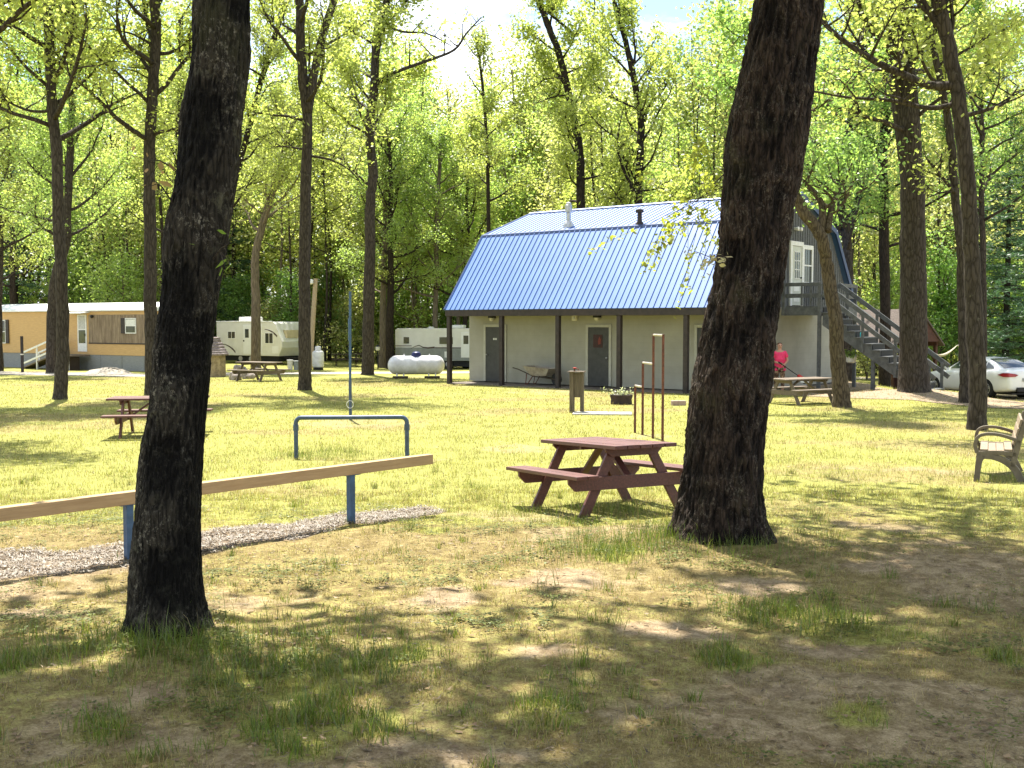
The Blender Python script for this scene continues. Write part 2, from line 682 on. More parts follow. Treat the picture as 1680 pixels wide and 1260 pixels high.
xs = axis_pts([(-320, -120, 25), (-120, -50, 5), (-50, -20, 1.0), (-20, -8, .3), (-8, 8, .07), (8, 20, .3), (20, 50, 1.0), (50, 120, 5), (120, 320, 25)])
ys = axis_pts([(-60, -5, 5), (-5, 4, .5), (4, 13, .06), (13, 25, .15), (25, 45, .4), (45, 70, 1), (70, 130, 4), (130, 560, 30)])
gx, gy = np.meshgrid(xs, ys)
gx = gx.ravel()
gy = gy.ravel()
gz = terr(gx, gy)
near = 1 - sst(12, 22, gy)
gz = gz + near * ((fbm(gx * 2.3, gy * 2.3, 3, 4) - .5) * .07 + (fbm(gx * 11, gy * 11, 4, 3) - .5) * .028)
nx, ny = len(xs), len(ys)
ii = (np.arange(ny - 1)[:, None] * nx + np.arange(nx - 1)[None, :]).ravel()
me = np_mesh('ground', np.stack([gx, gy, gz], 1), np.stack([ii, ii + 1, ii + nx + 1, ii + nx], 1))
add_float(me, 'dirt', dirt_f(gx, gy))
add_float(me, 'green', green_f(gx, gy))
add_float(me, 'chips', chips_f(gx, gy))
add_float(me, 'near', .3 + .7 * (1 - sst(9.5, 14, gy)))
me.polygons.foreach_set('use_smooth', np.ones(len(me.polygons), dtype=bool))

t = NT('ground_soil_and_turf')
v = t.coord()
n1 = t.noise(v, 14, 8, .7)
n2 = t.noise(v, 60, 6, .75)
n3 = t.noise(v, 1.1, 5, .6)
n4 = t.noise(v, 170, 3, .8)
fine = t.math('ADD', t.math('MULTIPLY', n2, .6), t.math('MULTIPLY', n4, .4))
straw = t.ramp(fine, [(.36, (.10, .076, .036)), (.52, (.235, .19, .09)), (.68, (.36, .30, .16))])
green = t.ramp(fine, [(.34, (.085, .088, .018)), (.52, (.262, .262, .08)), (.70, (.385, .375, .13))])
soil = t.ramp(fine, [(.33, (.12, .088, .056)), (.5, (.27, .21, .138)), (.68, (.40, .325, .225))])
chip = t.ramp(fine, [(.38, (.07, .05, .036)), (.5, (.19, .15, .11)), (.62, (.33, .28, .22))])
aG = t.n('ShaderNodeAttribute', attribute_name='green').outputs['Fac']
aD = t.n('ShaderNodeAttribute', attribute_name='dirt').outputs['Fac']
aC = t.n('ShaderNodeAttribute', attribute_name='chips').outputs['Fac']
gm = t.math('MULTIPLY', t.ramp(t.math('ADD', aG, t.math('MULTIPLY', t.math('SUBTRACT', n1, .5), 1.2)), [(.3, (0, 0, 0)), (.7, (1, 1, 1))]), 1.0)
col = t.mix(gm, straw, green)
dm = t.ramp(t.math('ADD', aD, t.math('MULTIPLY', t.math('SUBTRACT', n1, .5), .9)), [(.3, (0, 0, 0)), (.95, (1, 1, 1))])
col = t.mix(dm, col, soil)
col = t.mix(t.ramp(aC, [(.3, (0, 0, 0)), (.6, (1, 1, 1))]), col, chip)
nd_ = t.noise(v, 7, 7, .72)
duff = t.ramp(nd_, [(.42, (.60, .55, .48)), (.58, (1.15, 1.13, 1.08))])
near_ = t.n('ShaderNodeAttribute', attribute_name='near').outputs['Fac']
col = t.mix(t.math('MULTIPLY', near_, .8), col, t.mix(1.0, col, duff, 'MULTIPLY'))
col = t.mix(.25, col, t.mix(1.0, col, t.ramp(n3, [(.3, (.55, .55, .5)), (.7, (1.25, 1.2, 1.1))]), 'MULTIPLY'))
t.bsdf(col, .95, .05, 0, t.bump(t.math('ADD', n1, n2), .55, .03))
ground = link('ground', me, t.m)
tag(ground, kind='structure')


# ------------------------------------------------------------------ grass blades
def blades(x, y, length, width, lean, cols, rng):
    n = len(x)
    z = terr(x, y) + np.where(y < 22, (1 - sst(12, 22, y)) * ((fbm(x * 2.3, y * 2.3, 3, 4) - .5) * .07 + (fbm(x * 11, y * 11, 4, 3) - .5) * .028), 0) - .004
    a = rng.uniform(0, 2 * PI, n)
    la = rng.uniform(0, 2 * PI, n)
    wx, wy = np.cos(a) * width / 2, np.sin(a) * width / 2
    lx, ly = np.cos(la) * lean * length, np.sin(la) * lean * length
    hm, ht = length * .55, length * np.sqrt(np.maximum(0.05, 1 - lean ** 2))
    V = np.empty((n, 5, 3), np.float32)
    V[:, 0] = np.stack([x - wx, y - wy, z], 1)
    V[:, 1] = np.stack([x + wx, y + wy, z], 1)
    V[:, 2] = np.stack([x + .75 * wx + lx * .35, y + .75 * wy + ly * .35, z + hm], 1)
    V[:, 3] = np.stack([x - .75 * wx + lx * .35, y - .75 * wy + ly * .35, z + hm], 1)
    V[:, 4] = np.stack([x + lx, y + ly, z + ht], 1)
    b = np.arange(n)[:, None] * 5
    Fc = np.concatenate([b + np.array([[0, 1, 2]]), b + np.array([[0, 2, 3]]), b + np.array([[3, 2, 4]])], 0)
    return V.reshape(-1, 3), Fc, np.repeat(cols, 5, 0)


def frustum_pts(n, y0, y1, rng, pw=1.0, margin=1.3):
    u = rng.uniform(0, 1, n)
    y = (y0 ** (1 - pw) + u * (y1 ** (1 - pw) - y0 ** (1 - pw))) ** (1 / (1 - pw)) if abs(pw - 1) > 1e-3 else y0 * (y1 / y0) ** u
    x = rng.uniform(-1, 1, n) * (y * .467 + margin)
    return x, y


def blade_cols(gr, rng, lush=False):
    n = len(gr)
    k = rng.uniform(0, 1, n)[:, None]
    straw = np.array([.33, .265, .125]) * (.45 + .8 * k)
    grn = (np.array([.10, .16, .02]) if lush else np.array([.192, .222, .05])) * (.5 + .9 * k) + np.array([.07, .03, .0]) * rng.uniform(0, .4 if lush else 1, n)[:, None]
    pick = (rng.uniform(0, 1, n) < gr)[:, None]
    return np.where(pick, grn, straw)


rg = np.random.RandomState(21)
AV, AF, AC = [], [], []
off = 0


def push(V, Fc, Cc):
    global off
    AV.append(V)
    AF.append(Fc + off)
    AC.append(Cc)
    off += len(V)


# short lawn, near
x, y = frustum_pts(330000, 4.4, 14, rg, .3)
d = dirt_f(x, y)
g = green_f(x, y)
c = chips_f(x, y)
clump = fbm(x * 6, y * 6, 61, 3)
keep = rg.uniform(0, 1, len(x)) < np.clip((1 - d) * (.2 + 1.3 * sst(.4, .65, clump)), .06, 1) * (1 - .97 * c)
x, y, g, clump = x[keep], y[keep], g[keep], clump[keep]
n = len(x)
push(*blades(x, y, rg.gamma(4, .0075, n) * (.55 + .8 * g) * (.5 + clump), rg.uniform(.002, .0042, n) * (.8 + y * .03), rg.uniform(.1, .95, n), blade_cols(.10 + .55 * g, rg), rg))
# lush tufts
x, y = frustum_pts(420000, 4.4, 20, rg, .3)
lm = ell_mask(x, y, LUSH)
clump = fbm(x * 5, y * 5, 67, 3)
keep = rg.uniform(0, 1, len(x)) < lm * sst(.42, .62, clump)
x, y = x[keep], y[keep]
n = len(x)
push(*blades(x, y, rg.gamma(6, .0135, n), rg.uniform(.0028, .0055, n), rg.uniform(.1, .8, n), blade_cols(np.full(n, .95), rg, True), rg))
# individual tufts
for _ in range(260):
    x0, y0 = frustum_pts(1, 4.5, 16, rg, .4)
    if dirt_f(x0, y0)[0] > .75 or chips_f(x0, y0)[0] > .3:
        continue
    n = rg.randint(18, 60)
    r_ = rg.uniform(.02, .07)
    push(*blades(x0 + rg.normal(0, r_, n), y0 + rg.normal(0, r_, n), rg.gamma(6, .014, n) * rg.uniform(.6, 1.2), rg.uniform(.003, .005, n), rg.uniform(.1, .75, n), blade_cols(np.full(n, rg.uniform(.5, .95)), rg, True), rg))
# taller grass round posts, trunks, table
for (px, py, rr, nn, hh) in ((1010, 842, .28, 420, .2), (1060, 872, .35, 300, .13), (1115, 880, .3, 600, .2), (1215, 898, .4, 420, .14), (1240, 893, .3, 250, .14), (1010, 905, .35, 900, .17), (525, 748, .5, 500, .16), (490, 750, .2, 160, .16), (668, 748, .2, 120, .13),
                             (945, 857, .15, 160, .12), (868, 842, .2, 180, .12), (250, 1060, .25, 500, .15), (335, 1060, .3, 500, .15), (205, 1050, .25, 380, .14), (212, 917, .1, 60, .08), (576, 860, .12, 80, .08), (1605, 782, .2, 150, .12), (1650, 782, .4, 300, .12), (430, 1085, .4, 700, .16), (1250, 1012, .15, 200, .16), (1310, 1005, .3, 500, .14)):
    g0 = G(px, py)
    push(*blades(g0.x + rg.normal(0, rr, nn), g0.y + rg.normal(0, rr * .8, nn), rg.gamma(7, hh * .72 / 7, nn), rg.uniform(.0028, .005, nn), rg.uniform(.05, .7, nn), blade_cols(np.full(nn, .92), rg, True), rg))
# mid lawn
x, y = frustum_pts(260000, 13, 46, rg, .9, 2)
d = dirt_f(x, y)
g = green_f(x, y)
clump = fbm(x * 2.5, y * 2.5, 71, 3)
keep = rg.uniform(0, 1, len(x)) < np.clip((1 - d) * (.3 + 1.0 * sst(.4, .6, clump)), .03, 1)
bx_, by_ = x + 2.43, y - 40.9
uu, tt_ = bx_ * .786 - by_ * .618, bx_ * .618 + by_ * .786
keep &= ~((uu > -.2) & (uu < 11.8) & (tt_ > -.35) & (tt_ < 10.4))
x, y, g = x[keep], y[keep], g[keep]
n = len(x)
push(*blades(x, y, rg.gamma(5, .010, n), rg.uniform(.0035, .006, n) * (y / 13) ** .8, rg.uniform(.1, .9, n), blade_cols(.2 + .65 * g, rg), rg))
me = np_mesh('grass', np.concatenate(AV), np.concatenate(AF), np.concatenate(AC))
tag(link('grass', me, M['blade']), 'short patchy lawn grass with greener tufts in the foreground', 'grass', kind='stuff')


# ------------------------------------------------------------------ litter: dead leaves, wood chips
def flakes(x, y, ln, wd, cols, rng, zoff=.006, tilt=.5):
    n = len(x)
    z = terr(x, y) + (1 - sst(12, 22, y)) * ((fbm(x * 2.3, y * 2.3, 3, 4) - .5) * .07 + (fbm(x * 11, y * 11, 4, 3) - .5) * .028) + zoff
    a = rng.uniform(0, 2 * PI, n)
    ca, sa = np.cos(a), np.sin(a)
    t1, t2 = rng.uniform(-tilt, tilt, n), rng.uniform(-tilt, tilt, n)
    V = np.empty((n, 4, 3), np.float32)
    for k, (p, q) in enumerate(((-.5, 0), (0, -.5), (.5, 0), (.05, .5))):
        V[:, k] = np.stack([x + ca * p * ln - sa * q * wd, y + sa * p * ln + ca * q * wd, z + np.abs(p * t1 * ln + q * t2 * wd) + .002], 1)
    Fc = np.arange(n * 4).reshape(n, 4)
    return V.reshape(-1, 3), Fc, np.repeat(cols, 4, 0)


x, y = frustum_pts(7000, 4.5, 26, rg, .6)
keep = rg.uniform(0, 1, len(x)) < .25 + .75 * sst(.45, .6, fbm(x * .8, y * .8, 15, 3))
x, y = x[keep], y[keep]
n = len(x)
k = rg.uniform(0, 1, n)[:, None]
cols = (np.array([.15, .09, .045]) * (1 - k) + np.array([.30, .21, .12]) * k) * rg.uniform(.5, 1.2, n)[:, None]
V, Fc, Cc = flakes(x, y, rg.uniform(.02, .065, n), rg.uniform(.012, .035, n), cols, rg)
tag(link('dead_leaves', np_mesh('dead_leaves', V, Fc, Cc), M['litter']), 'small brown dead leaves scattered over the lawn', 'leaf litter', kind='stuff')

# low clover and creeping weeds between the tufts
x, y = frustum_pts(210000, 4.4, 12.5, rg, .3)
cm_ = fbm(x * 1.3 + 5, y * 1.7, 131, 4)
c2_ = fbm(x * 9, y * 9, 132, 2)
keep = rg.uniform(0, 1, len(x)) < sst(.46, .64, cm_) * sst(.42, .6, c2_) * (1 - dirt_f(x, y) * .9) * (1 - chips_f(x, y))
x, y = x[keep], y[keep]
n = len(x)
cols = np.array([.085, .115, .022]) * rg.uniform(.5, 1.5, n)[:, None] + np.array([.05, .03, .0]) * rg.uniform(0, 1, n)[:, None]
V, Fc, Cc = flakes(x, y, rg.uniform(.012, .034, n), rg.uniform(.010, .026, n), cols, rg, .012, .8)
V[:, 2] += np.repeat(rg.uniform(0, .022, n), 4)
tag(link('clover', np_mesh('clover', V, Fc, Cc), M['blade']), 'low clover and weeds creeping between the grass tufts', 'clover', kind='stuff')
# bits of bark, twigs and broken leaf on the soil
x, y = frustum_pts(26000, 4.4, 13, rg, .3)
keep = rg.uniform(0, 1, len(x)) < .2 + .8 * sst(.42, .62, fbm(x * 1.9, y * 1.9, 141, 4))
x, y = x[keep], y[keep]
n = len(x)
k = rg.uniform(0, 1, n)[:, None]
cols = np.array([.055, .038, .024]) * (1 - k) + np.array([.24, .18, .11]) * k
V, Fc, Cc = flakes(x, y, rg.gamma(2.2, .012, n) + .006, rg.uniform(.003, .012, n), cols, rg, .006, .5)
tag(link('ground_debris', np_mesh('ground_debris', V, Fc, Cc), M['litter']), 'bits of bark, twig and broken leaf on the foreground soil', 'debris', kind='stuff')

n = 60000
al = rg.uniform(-3.2, 4.6, n)
ac = rg.uniform(-1.3, 2.3, n)
x = b1.x + al * bdir.x - ac * bdir.y
y = b1.y + al * bdir.y + ac * bdir.x
keep = rg.uniform(0, 1, n) < sst(.15, .7, chips_f(x, y))
x, y = x[keep], y[keep]
n = len(x)
k = rg.uniform(0, 1, n)[:, None]
cols = (np.array([.09, .068, .05]) * (1 - k) + np.array([.32, .285, .235]) * k)
V, Fc, Cc = flakes(x, y, rg.uniform(.02, .07, n), rg.uniform(.006, .018, n), cols, rg, .008, .9)
tag(link('wood_chips', np_mesh('wood_chips', V, Fc, Cc), M['litter']), 'pale wood chips spread under the balance beam', 'wood chips', kind='stuff')


# ------------------------------------------------------------------ gravel drive behind the lawn, and concrete
def strip(name, pts, wid, m, jit, zo=.012):
    """a road along pts (x,y), half width wid, edges wandering"""
    P2 = []
    for i in range(len(pts) - 1):
        (x0, y0), (x1, y1) = pts[i], pts[i + 1]
        k = max(2, int(math.hypot(x1 - x0, y1 - y0) / .5))
        for j in range(k):
            P2.append((x0 + (x1 - x0) * j / k, y0 + (y1 - y0) * j / k))
    P2 = np.array(P2)
    dv = np.gradient(P2, axis=0)
    dv /= np.linalg.norm(dv, axis=1)[:, None]
    nv = np.stack([-dv[:, 1], dv[:, 0]], 1)
    rows = []
    nw = 9
    e1 = (fbm(P2[:, 0] * .7, P2[:, 1] * .7, 81, 3) - .5) * jit
    e2 = (fbm(P2[:, 0] * .7 + 40, P2[:, 1] * .7, 82, 3) - .5) * jit
    for j in range(nw):
        q = j / (nw - 1)
        o_ = (-wid + e1) * (1 - q) + (wid + e2) * q
        rows.append(P2 + nv * o_[:, None])
    A = np.stack(rows, 1)
    k = len(P2)
    xy = A.reshape(-1, 2)
    V = np.column_stack([xy, terr(xy[:, 0], xy[:, 1]) + zo])
    ii = (np.arange(k - 1)[:, None] * nw + np.arange(nw - 1)[None, :]).ravel()
    me = np_mesh(name, V, np.stack([ii, ii + nw, ii + nw + 1, ii + 1], 1))
    o = link(name, me, m)
    tag(o, kind='structure')
    return o


M['gravel'] = mat('gravel', (.40, .36, .30), (.24, .21, .17), 30, rough=.95, spec=.1, bump=.6, bd=.02)
a = G(0, 612)
b = G(240, 616)
c0 = G(520, 612)
d0 = G(770, 611)
strip('gravel_road', [(a.x - 12, a.y + 6), (a.x, a.y), (b.x, b.y), (c0.x, c0.y), (d0.x, d0.y), (d0.x + 6, d0.y + 3), (20, 60)], 1.7, M['gravel'], 1.0)
M['track'] = mat('dirt_track', (.32, .25, .17), (.18, .135, .09), 14, rough=.95, spec=.1, bump=.6, bd=.02)
a = G(1680, 668)
b = G(1590, 657)
strip('dirt_driveway', [(a.x + 9, a.y - 5), (a.x + 2, a.y - .6), (b.x, b.y), (b.x - 2.5, b.y + 3), (12.6, 44), (12, 60)], 1.5, M['track'], 1.6, .014)
# ------------------------------------------------------------------ trees
LEAFC = {'oak': ((.25, .29, .07), (.36, .38, .11)), 'maple': ((.15, .26, .07), (.27, .36, .095)), 'under': ((.23, .33, .085), (.35, .42, .12)), 'pale': ((.33, .34, .11), (.44, .43, .18))}


def leaf_quads(cent, size, rng, kind='oak', flat=.35):
    n = len(cent)
    nrm = rng.normal(0, 1, (n, 3))
    nrm[:, 2] = np.abs(nrm[:, 2]) + flat
    nrm /= np.linalg.norm(nrm, axis=1)[:, None]
    t_ = rng.normal(0, 1, (n, 3))
    t_ -= nrm * np.sum(t_ * nrm, 1)[:, None]
    t_ /= np.linalg.norm(t_, axis=1)[:, None]
    b_ = np.cross(nrm, t_)
    s = size * rng.uniform(.45, 1.5, n)[:, None]
    V = np.empty((n, 6, 3), np.float32)
    V[:, 0] = cent - t_ * s * .5
    V[:, 1] = cent - t_ * s * .12 + b_ * s * .3 - nrm * s * .06
    V[:, 2] = cent + t_ * s * .22 + b_ * s * .26 - nrm * s * .06
    V[:, 3] = cent + t_ * s * .52 - nrm * s * .14
    V[:, 4] = cent + t_ * s * .18 - b_ * s * .3 - nrm * s * .06
    V[:, 5] = cent - t_ * s * .15 - b_ * s * .24 - nrm * s * .06
    Fc = np.arange(n * 6).reshape(n, 6)
    a, b = (np.array(c) for c in LEAFC[kind])
    k = rng.beta(1.3, 1.3, n)[:, None]
    col = (a * (1 - k) + b * k) * rng.uniform(.75, 1.2, n)[:, None]
    return V.reshape(-1, 3), Fc, np.repeat(col, 6, 0)


def crown_obj(cents, size, rng, kind, parent, name='crown', m='leaf_oak'):
    V, Fc, Cc = leaf_quads(np.array(cents), size, rng, kind)
    return link(name, np_mesh(name, V, Fc, Cc), M[m], parent)


def rnd_dir(rng):
    v = Vector(rng.normal(0, 1, 3))
    return v.normalized()


def path_eval(path, rad, q):
    """q in 0..1 along cumulative length"""
    L = [0]
    for i in range(1, len(path)):
        L.append(L[-1] + (path[i] - path[i - 1]).length)
    t_ = q * L[-1]
    for i in range(1, len(path)):
        if t_ <= L[i] or i == len(path) - 1:
            k = (t_ - L[i - 1]) / max(1e-6, L[i] - L[i - 1])
            return path[i - 1].lerp(path[i], k), rad[i - 1] * (1 - k) + rad[i] * k, (path[i] - path[i - 1]).normalized()


def smooth_path(path, rad, n):
    """Catmull-Rom resample"""
    out, ro = [], []
    m = len(path)
    for i in range(m - 1):
        p0, p1, p2, p3 = path[max(0, i - 1)], path[i], path[i + 1], path[min(m - 1, i + 2)]
        for j in range(n):
            s = j / n
            out.append(.5 * ((2 * p1) + (p2 - p0) * s + (2 * p0 - 5 * p1 + 4 * p2 - p3) * s * s + (3 * p1 - p0 - 3 * p2 + p3) * s ** 3))
            ro.append(rad[i] * (1 - s) + rad[i + 1] * s)
    out.append(path[-1])
    ro.append(rad[-1])
    return out, ro


def limbs(mb, cents, path, rad, rng, n=18, q0=.35, q1=1.0, L=4.0, twigs=6, lpt=34, spread=.34, rise=(10, 55), bare=.0, sides=6, droop=0.0, leafstart=.3):
    az = rng.uniform(0, 360)
    for i in range(n):
        q = q0 + (q1 - q0) * ((i + rng.uniform(0, .8)) / n)
        p, r, d = path_eval(path, rad, min(q, .995))
        az += 137 + rng.uniform(-30, 30)
        rel = (q - q0) / max(1e-6, q1 - q0)
        el = R(rng.uniform(*rise) * (.6 + .7 * rel))
        ln = L * (1 - .55 * rel) * rng.uniform(.65, 1.25)
        v = Vector((math.cos(R(az)) * math.cos(el), math.sin(R(az)) * math.cos(el), math.sin(el)))
        pts = [p]
        k = 7
        for j in range(k):
            v = (v + rnd_dir(rng) * .26 + Vector((0, 0, .09 - droop))).normalized()
            pts.append(pts[-1] + v * ln / k)
        r0 = min(r * .55, .02 + .014 * ln)
        rr = [r0 * (1 - .88 * (j / k)) + .004 for j in range(k + 1)]
        mb.tube(pts, rr, sides)
        isbare = rng.uniform() < bare
        for w in range(twigs):
            q2 = leafstart + (1 - leafstart) * (w + rng.uniform(.1, .9)) / twigs
            p2, r2, d2 = path_eval(pts, rr, min(q2, .99))
            v2 = (d2 * .7 + rnd_dir(rng) * .9 + Vector((0, 0, .25 - droop))).normalized()
            l2 = ln * rng.uniform(.22, .42) * (1.1 - .4 * q2)
            tp = [p2]
            for j in range(4):
                v2 = (v2 + rnd_dir(rng) * .35 + Vector((0, 0, .05 - droop))).normalized()
                tp.append(tp[-1] + v2 * l2 / 4)
            tr = [max(.004, r2 * .55) * (1 - .8 * j / 4) + .002 for j in range(5)]
            mb.tube(tp, tr, 4)
            if isbare and rng.uniform() < .8:
                continue
            for _ in range(lpt):
                pp = tp[0].lerp(tp[-1], rng.uniform(.1, 1.08))
                c_ = pp + Vector(rng.normal(0, spread, 3))
                cents.append(tuple(c_))


def extend(path, rad, H, rng, top_r=.04, wob=.35):
    """continue a trunk upward to height H above its last point's direction"""
    d = (path[-1] - path[-2]).normalized()
    while path[-1].z < H:
        d = (d + Vector((rng.normal(0, wob * .3), rng.normal(0, wob * .3), .22))).normalized()
        path.append(path[-1] + d * 1.6)
        rad.append(max(top_r, rad[-1] * .86))
    return path, rad


def make_tree(name, label, base, pix, w0, w1, H, seed, barkm, group=None, kind='oak', forks=(), cat='tree', lsize=.108, lm='leaf_oak', flare=1.35, Y=None, jitter=.03, **kw):
    """tree with a trunk traced by pixel points pix (x,y) on the plane at the depth of its base; w0,w1 trunk widths in metres"""
    rng = np.random.RandomState(seed)
    b = G(*base) if Y is None else None
    if b is None:
        b = P(base[0], base[1], Y)
        b.z = tz(b.x, b.y)
    Yd = b.y
    path = [b - Vector((0, 0, .12))]
    for i, (x_, y_) in enumerate(pix):
        p = P(x_, y_, Yd)
        p.y += rng.normal(0, .05)
        path.append(p)
    z0, z1 = b.z, path[-1].z
    rad = [w0 / 2 * flare] + [(w0 + (w1 - w0) * (p.z - z0) / max(.1, z1 - z0)) / 2 for p in path[1:]]
    # flare ring
    p_f, r_f, _ = path_eval(path, rad, min(.3, .5 / max(.6, (path[1] - path[0]).length + .01)) * .5 if len(path) > 2 else .1)
    path, rad = extend(path, rad, b.z + H, rng)
    if len(path) > 2:
        q = path[0].lerp(path[1], min(.45, .45 / max(.5, (path[1] - path[0]).length)))
        path.insert(1, q)
        rad.insert(1, w0 / 2 * 1.04)
    loc = b.copy()
    path = [p - loc for p in path]
    root = thing(name, label, cat, loc, 0, group)
    sp, sr = smooth_path(path, rad, 5)
    sp = [p + Vector(rng.normal(0, jitter * .35, 3)) * (1 if i > 3 else 0) for i, p in enumerate(sp)]
    mb = MB()
    mb.tube(sp, [r * rng.uniform(.96, 1.05) for r in sr], 14)
    cents = []
    limbs(mb, cents, path, rad, rng, **kw)
    for fk in forks:
        fp = [P(x_, y_, Yd) - loc for x_, y_ in fk['pix']]
        fr = [fk['w'][0] / 2 + (fk['w'][1] - fk['w'][0]) / 2 * i / (len(fp) - 1) for i in range(len(fp))]
        for i in range(1, len(fp)):
            fp[i].y += fk.get('dy', 0) * i / (len(fp) - 1)
        if fk.get('ext'):
            fp, fr = extend(fp, fr, fk['ext'], rng)
        s2, r2 = smooth_path(fp, fr, 4)
        mb.tube(s2, r2, 8)
        limbs(mb, cents, fp, fr, rng, **fk.get('kw', dict(n=5, q0=.3, L=1.6, twigs=5, lpt=12, spread=.25)))
    mb.build('trunk', M[barkm], root, smooth=True)
    if cents:
        crown_obj(cents, lsize, rng, kind, root, m=lm)
    return root


# ---- two near trunks, bark modelled
def near_trunk(rows, Y, seed, ridge, depth, roots, base_z):
    rng = np.random.RandomState(seed)
    yy = np.array([r[0] for r in rows], float)
    xl = np.array([r[1] for r in rows], float)
    xr = np.array([r[2] for r in rows], float)
    zs = np.array([P(840, y_, Y).z for y_ in yy])
    cx = np.array([(P(a, y_, Y).x + P(b, y_, Y).x) / 2 for y_, a, b in rows])
    rr = np.array([(P(b, y_, Y).x - P(a, y_, Y).x) / 2 for y_, a, b in rows])
    o = np.argsort(zs)
    zs, cx, rr = zs[o], cx[o], rr[o]
    nh, nt = 330, 200
    z = np.linspace(base_z - .12, zs[-1] + 1.2, nh)
    c = np.interp(z, zs, cx)
    r = np.interp(z, zs, rr)
    top = z > zs[-1]
    sl = (cx[-1] - cx[-3]) / (zs[-1] - zs[-3])
    c = np.where(top, cx[-1] + (z - zs[-1]) * sl, c)
    k = np.ones(31) / 31
    c = np.convolve(np.pad(c, 15, 'reflect', reflect_type='odd'), k, 'valid')
    k = np.ones(9) / 9
    r = np.convolve(np.pad(r, 4, 'edge'), k, 'valid')
    th = np.linspace(0, 2 * PI, nt, endpoint=False)
    T, Z = np.meshgrid(th, z)
    Rr = np.repeat(r[:, None], nt, 1)
    hb = np.maximum(Z - base_z, 0)
    Rr = Rr * (1 + roots * np.exp(-hb / .13) * (.45 + .55 * np.cos(5 * T + seed + 2 * np.sin(2 * T))))
    X0, Y0 = np.cos(T) * Rr, np.sin(T) * Rr
    warp = (vn3(X0 * 9, Y0 * 9, Z * 4, seed) - .5) * .05
    a1 = vn3((X0 + warp) / ridge, (Y0 + warp) / ridge, Z / (ridge * 4.2), seed + 1)
    a2 = vn3((X0 - warp) / (ridge * .5), (Y0 + warp) / (ridge * .5), Z / (ridge * 1.7), seed + 2)
    a3 = vn3(X0 / .2, Y0 / .2, Z / .35, seed + 3)
    rid = 1 - np.abs(a1 * 2 - 1) * 1.4
    rid2 = 1 - np.abs(a2 * 2 - 1)
    disp = depth * (np.clip(rid, 0, 1) * .75 + rid2 * .45 - .6) + (a3 - .5) * .05
    X = (Rr + disp) * np.cos(T) + c[:, None]
    Yy = (Rr + disp) * np.sin(T) * 1.0 + Y
    V = np.stack([X, Yy, Z], 2).reshape(-1, 3)
    i = np.arange(nh - 1)[:, None] * nt
    j = np.arange(nt)[None, :]
    j2 = (j + 1) % nt
    Fc = np.stack([i + j, i + j2, i + nt + j2, i + nt + j], 2).reshape(-1, 4)
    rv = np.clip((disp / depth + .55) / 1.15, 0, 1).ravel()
    return V, Fc, (float(c[-1]), Y, float(z[-1])), float(r[-1]), sl, rv


def near_tree(name, label, rows, Y, seed, barkm, ridge, depth, roots, H, base_x, kw, kind='oak', lsize=.22):
    bz = tz(base_x, Y)
    V, Fc, top, rt, sl, rv = near_trunk(rows, Y, seed, ridge, depth, roots, bz)
    loc = Vector((base_x, Y, bz))
    root = thing(name, label, 'tree', loc)
    me = np_mesh('trunk', V - np.array(loc), Fc)
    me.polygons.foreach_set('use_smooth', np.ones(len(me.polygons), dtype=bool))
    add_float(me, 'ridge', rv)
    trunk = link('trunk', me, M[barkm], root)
    rng = np.random.RandomState(seed)
    p = Vector(top) - loc
    path = [p - Vector((sl * .5, 0, .5)), p, p + Vector((sl * .8, .05, .8))]
    rad = [rt * .98, rt * .97, rt * .9]
    path, rad = extend(path, rad, H, rng, .05)
    sp, sr = smooth_path(path, rad, 4)
    mb = MB()
    mb.tube(sp, sr, 16)
    cents = []
    limbs(mb, cents, path, rad, rng, **kw)
    mb.build('limbs', M['bark_dark'], root, smooth=True)
    crown_obj(cents, lsize, rng, kind, root)
    return root, loc


def sprig(root, loc, start, tip, Y, n, size, col, rng, dy=0.0, name='twig', sub=5):
    """small leafy shoot on a trunk, from one pixel to another at depth Y"""
    a, b = P(*start, Y) - loc, P(*tip, Y + dy) - loc
    mb = MB()
    mid = a.lerp(b, .5) + Vector((0, 0, .02))
    mb.tube([a, mid, b], [.006, .004, .002], 5)
    cs = []
    for _ in range(sub):
        q = rng.uniform(.35, 1)
        p = a.lerp(b, q)
        e = p + Vector(rng.normal(0, 1, 3)) * (b - a).length * .3
        mb.tube([p, p.lerp(e, .5) + Vector((0, 0, .008)), e], [.003, .002, .001], 4)
        for _ in range(max(1, n // sub)):
            cs.append(tuple(p.lerp(e, rng.uniform(.5, 1.1)) + Vector(rng.normal(0, size * .5, 3))))
    t_ = mb.build(name, M['bark_mid'], root)
    V, Fc, _ = leaf_quads(np.array(cs), size, rng)
    cc = np.array(col) * np.repeat(rng.uniform(.7, 1.25, len(cs)), 6)[:, None]
    tag(link('leaf_cluster', np_mesh('leaf_cluster', V, Fc, cc), M['leaf_oak'], t_), kind='stuff')


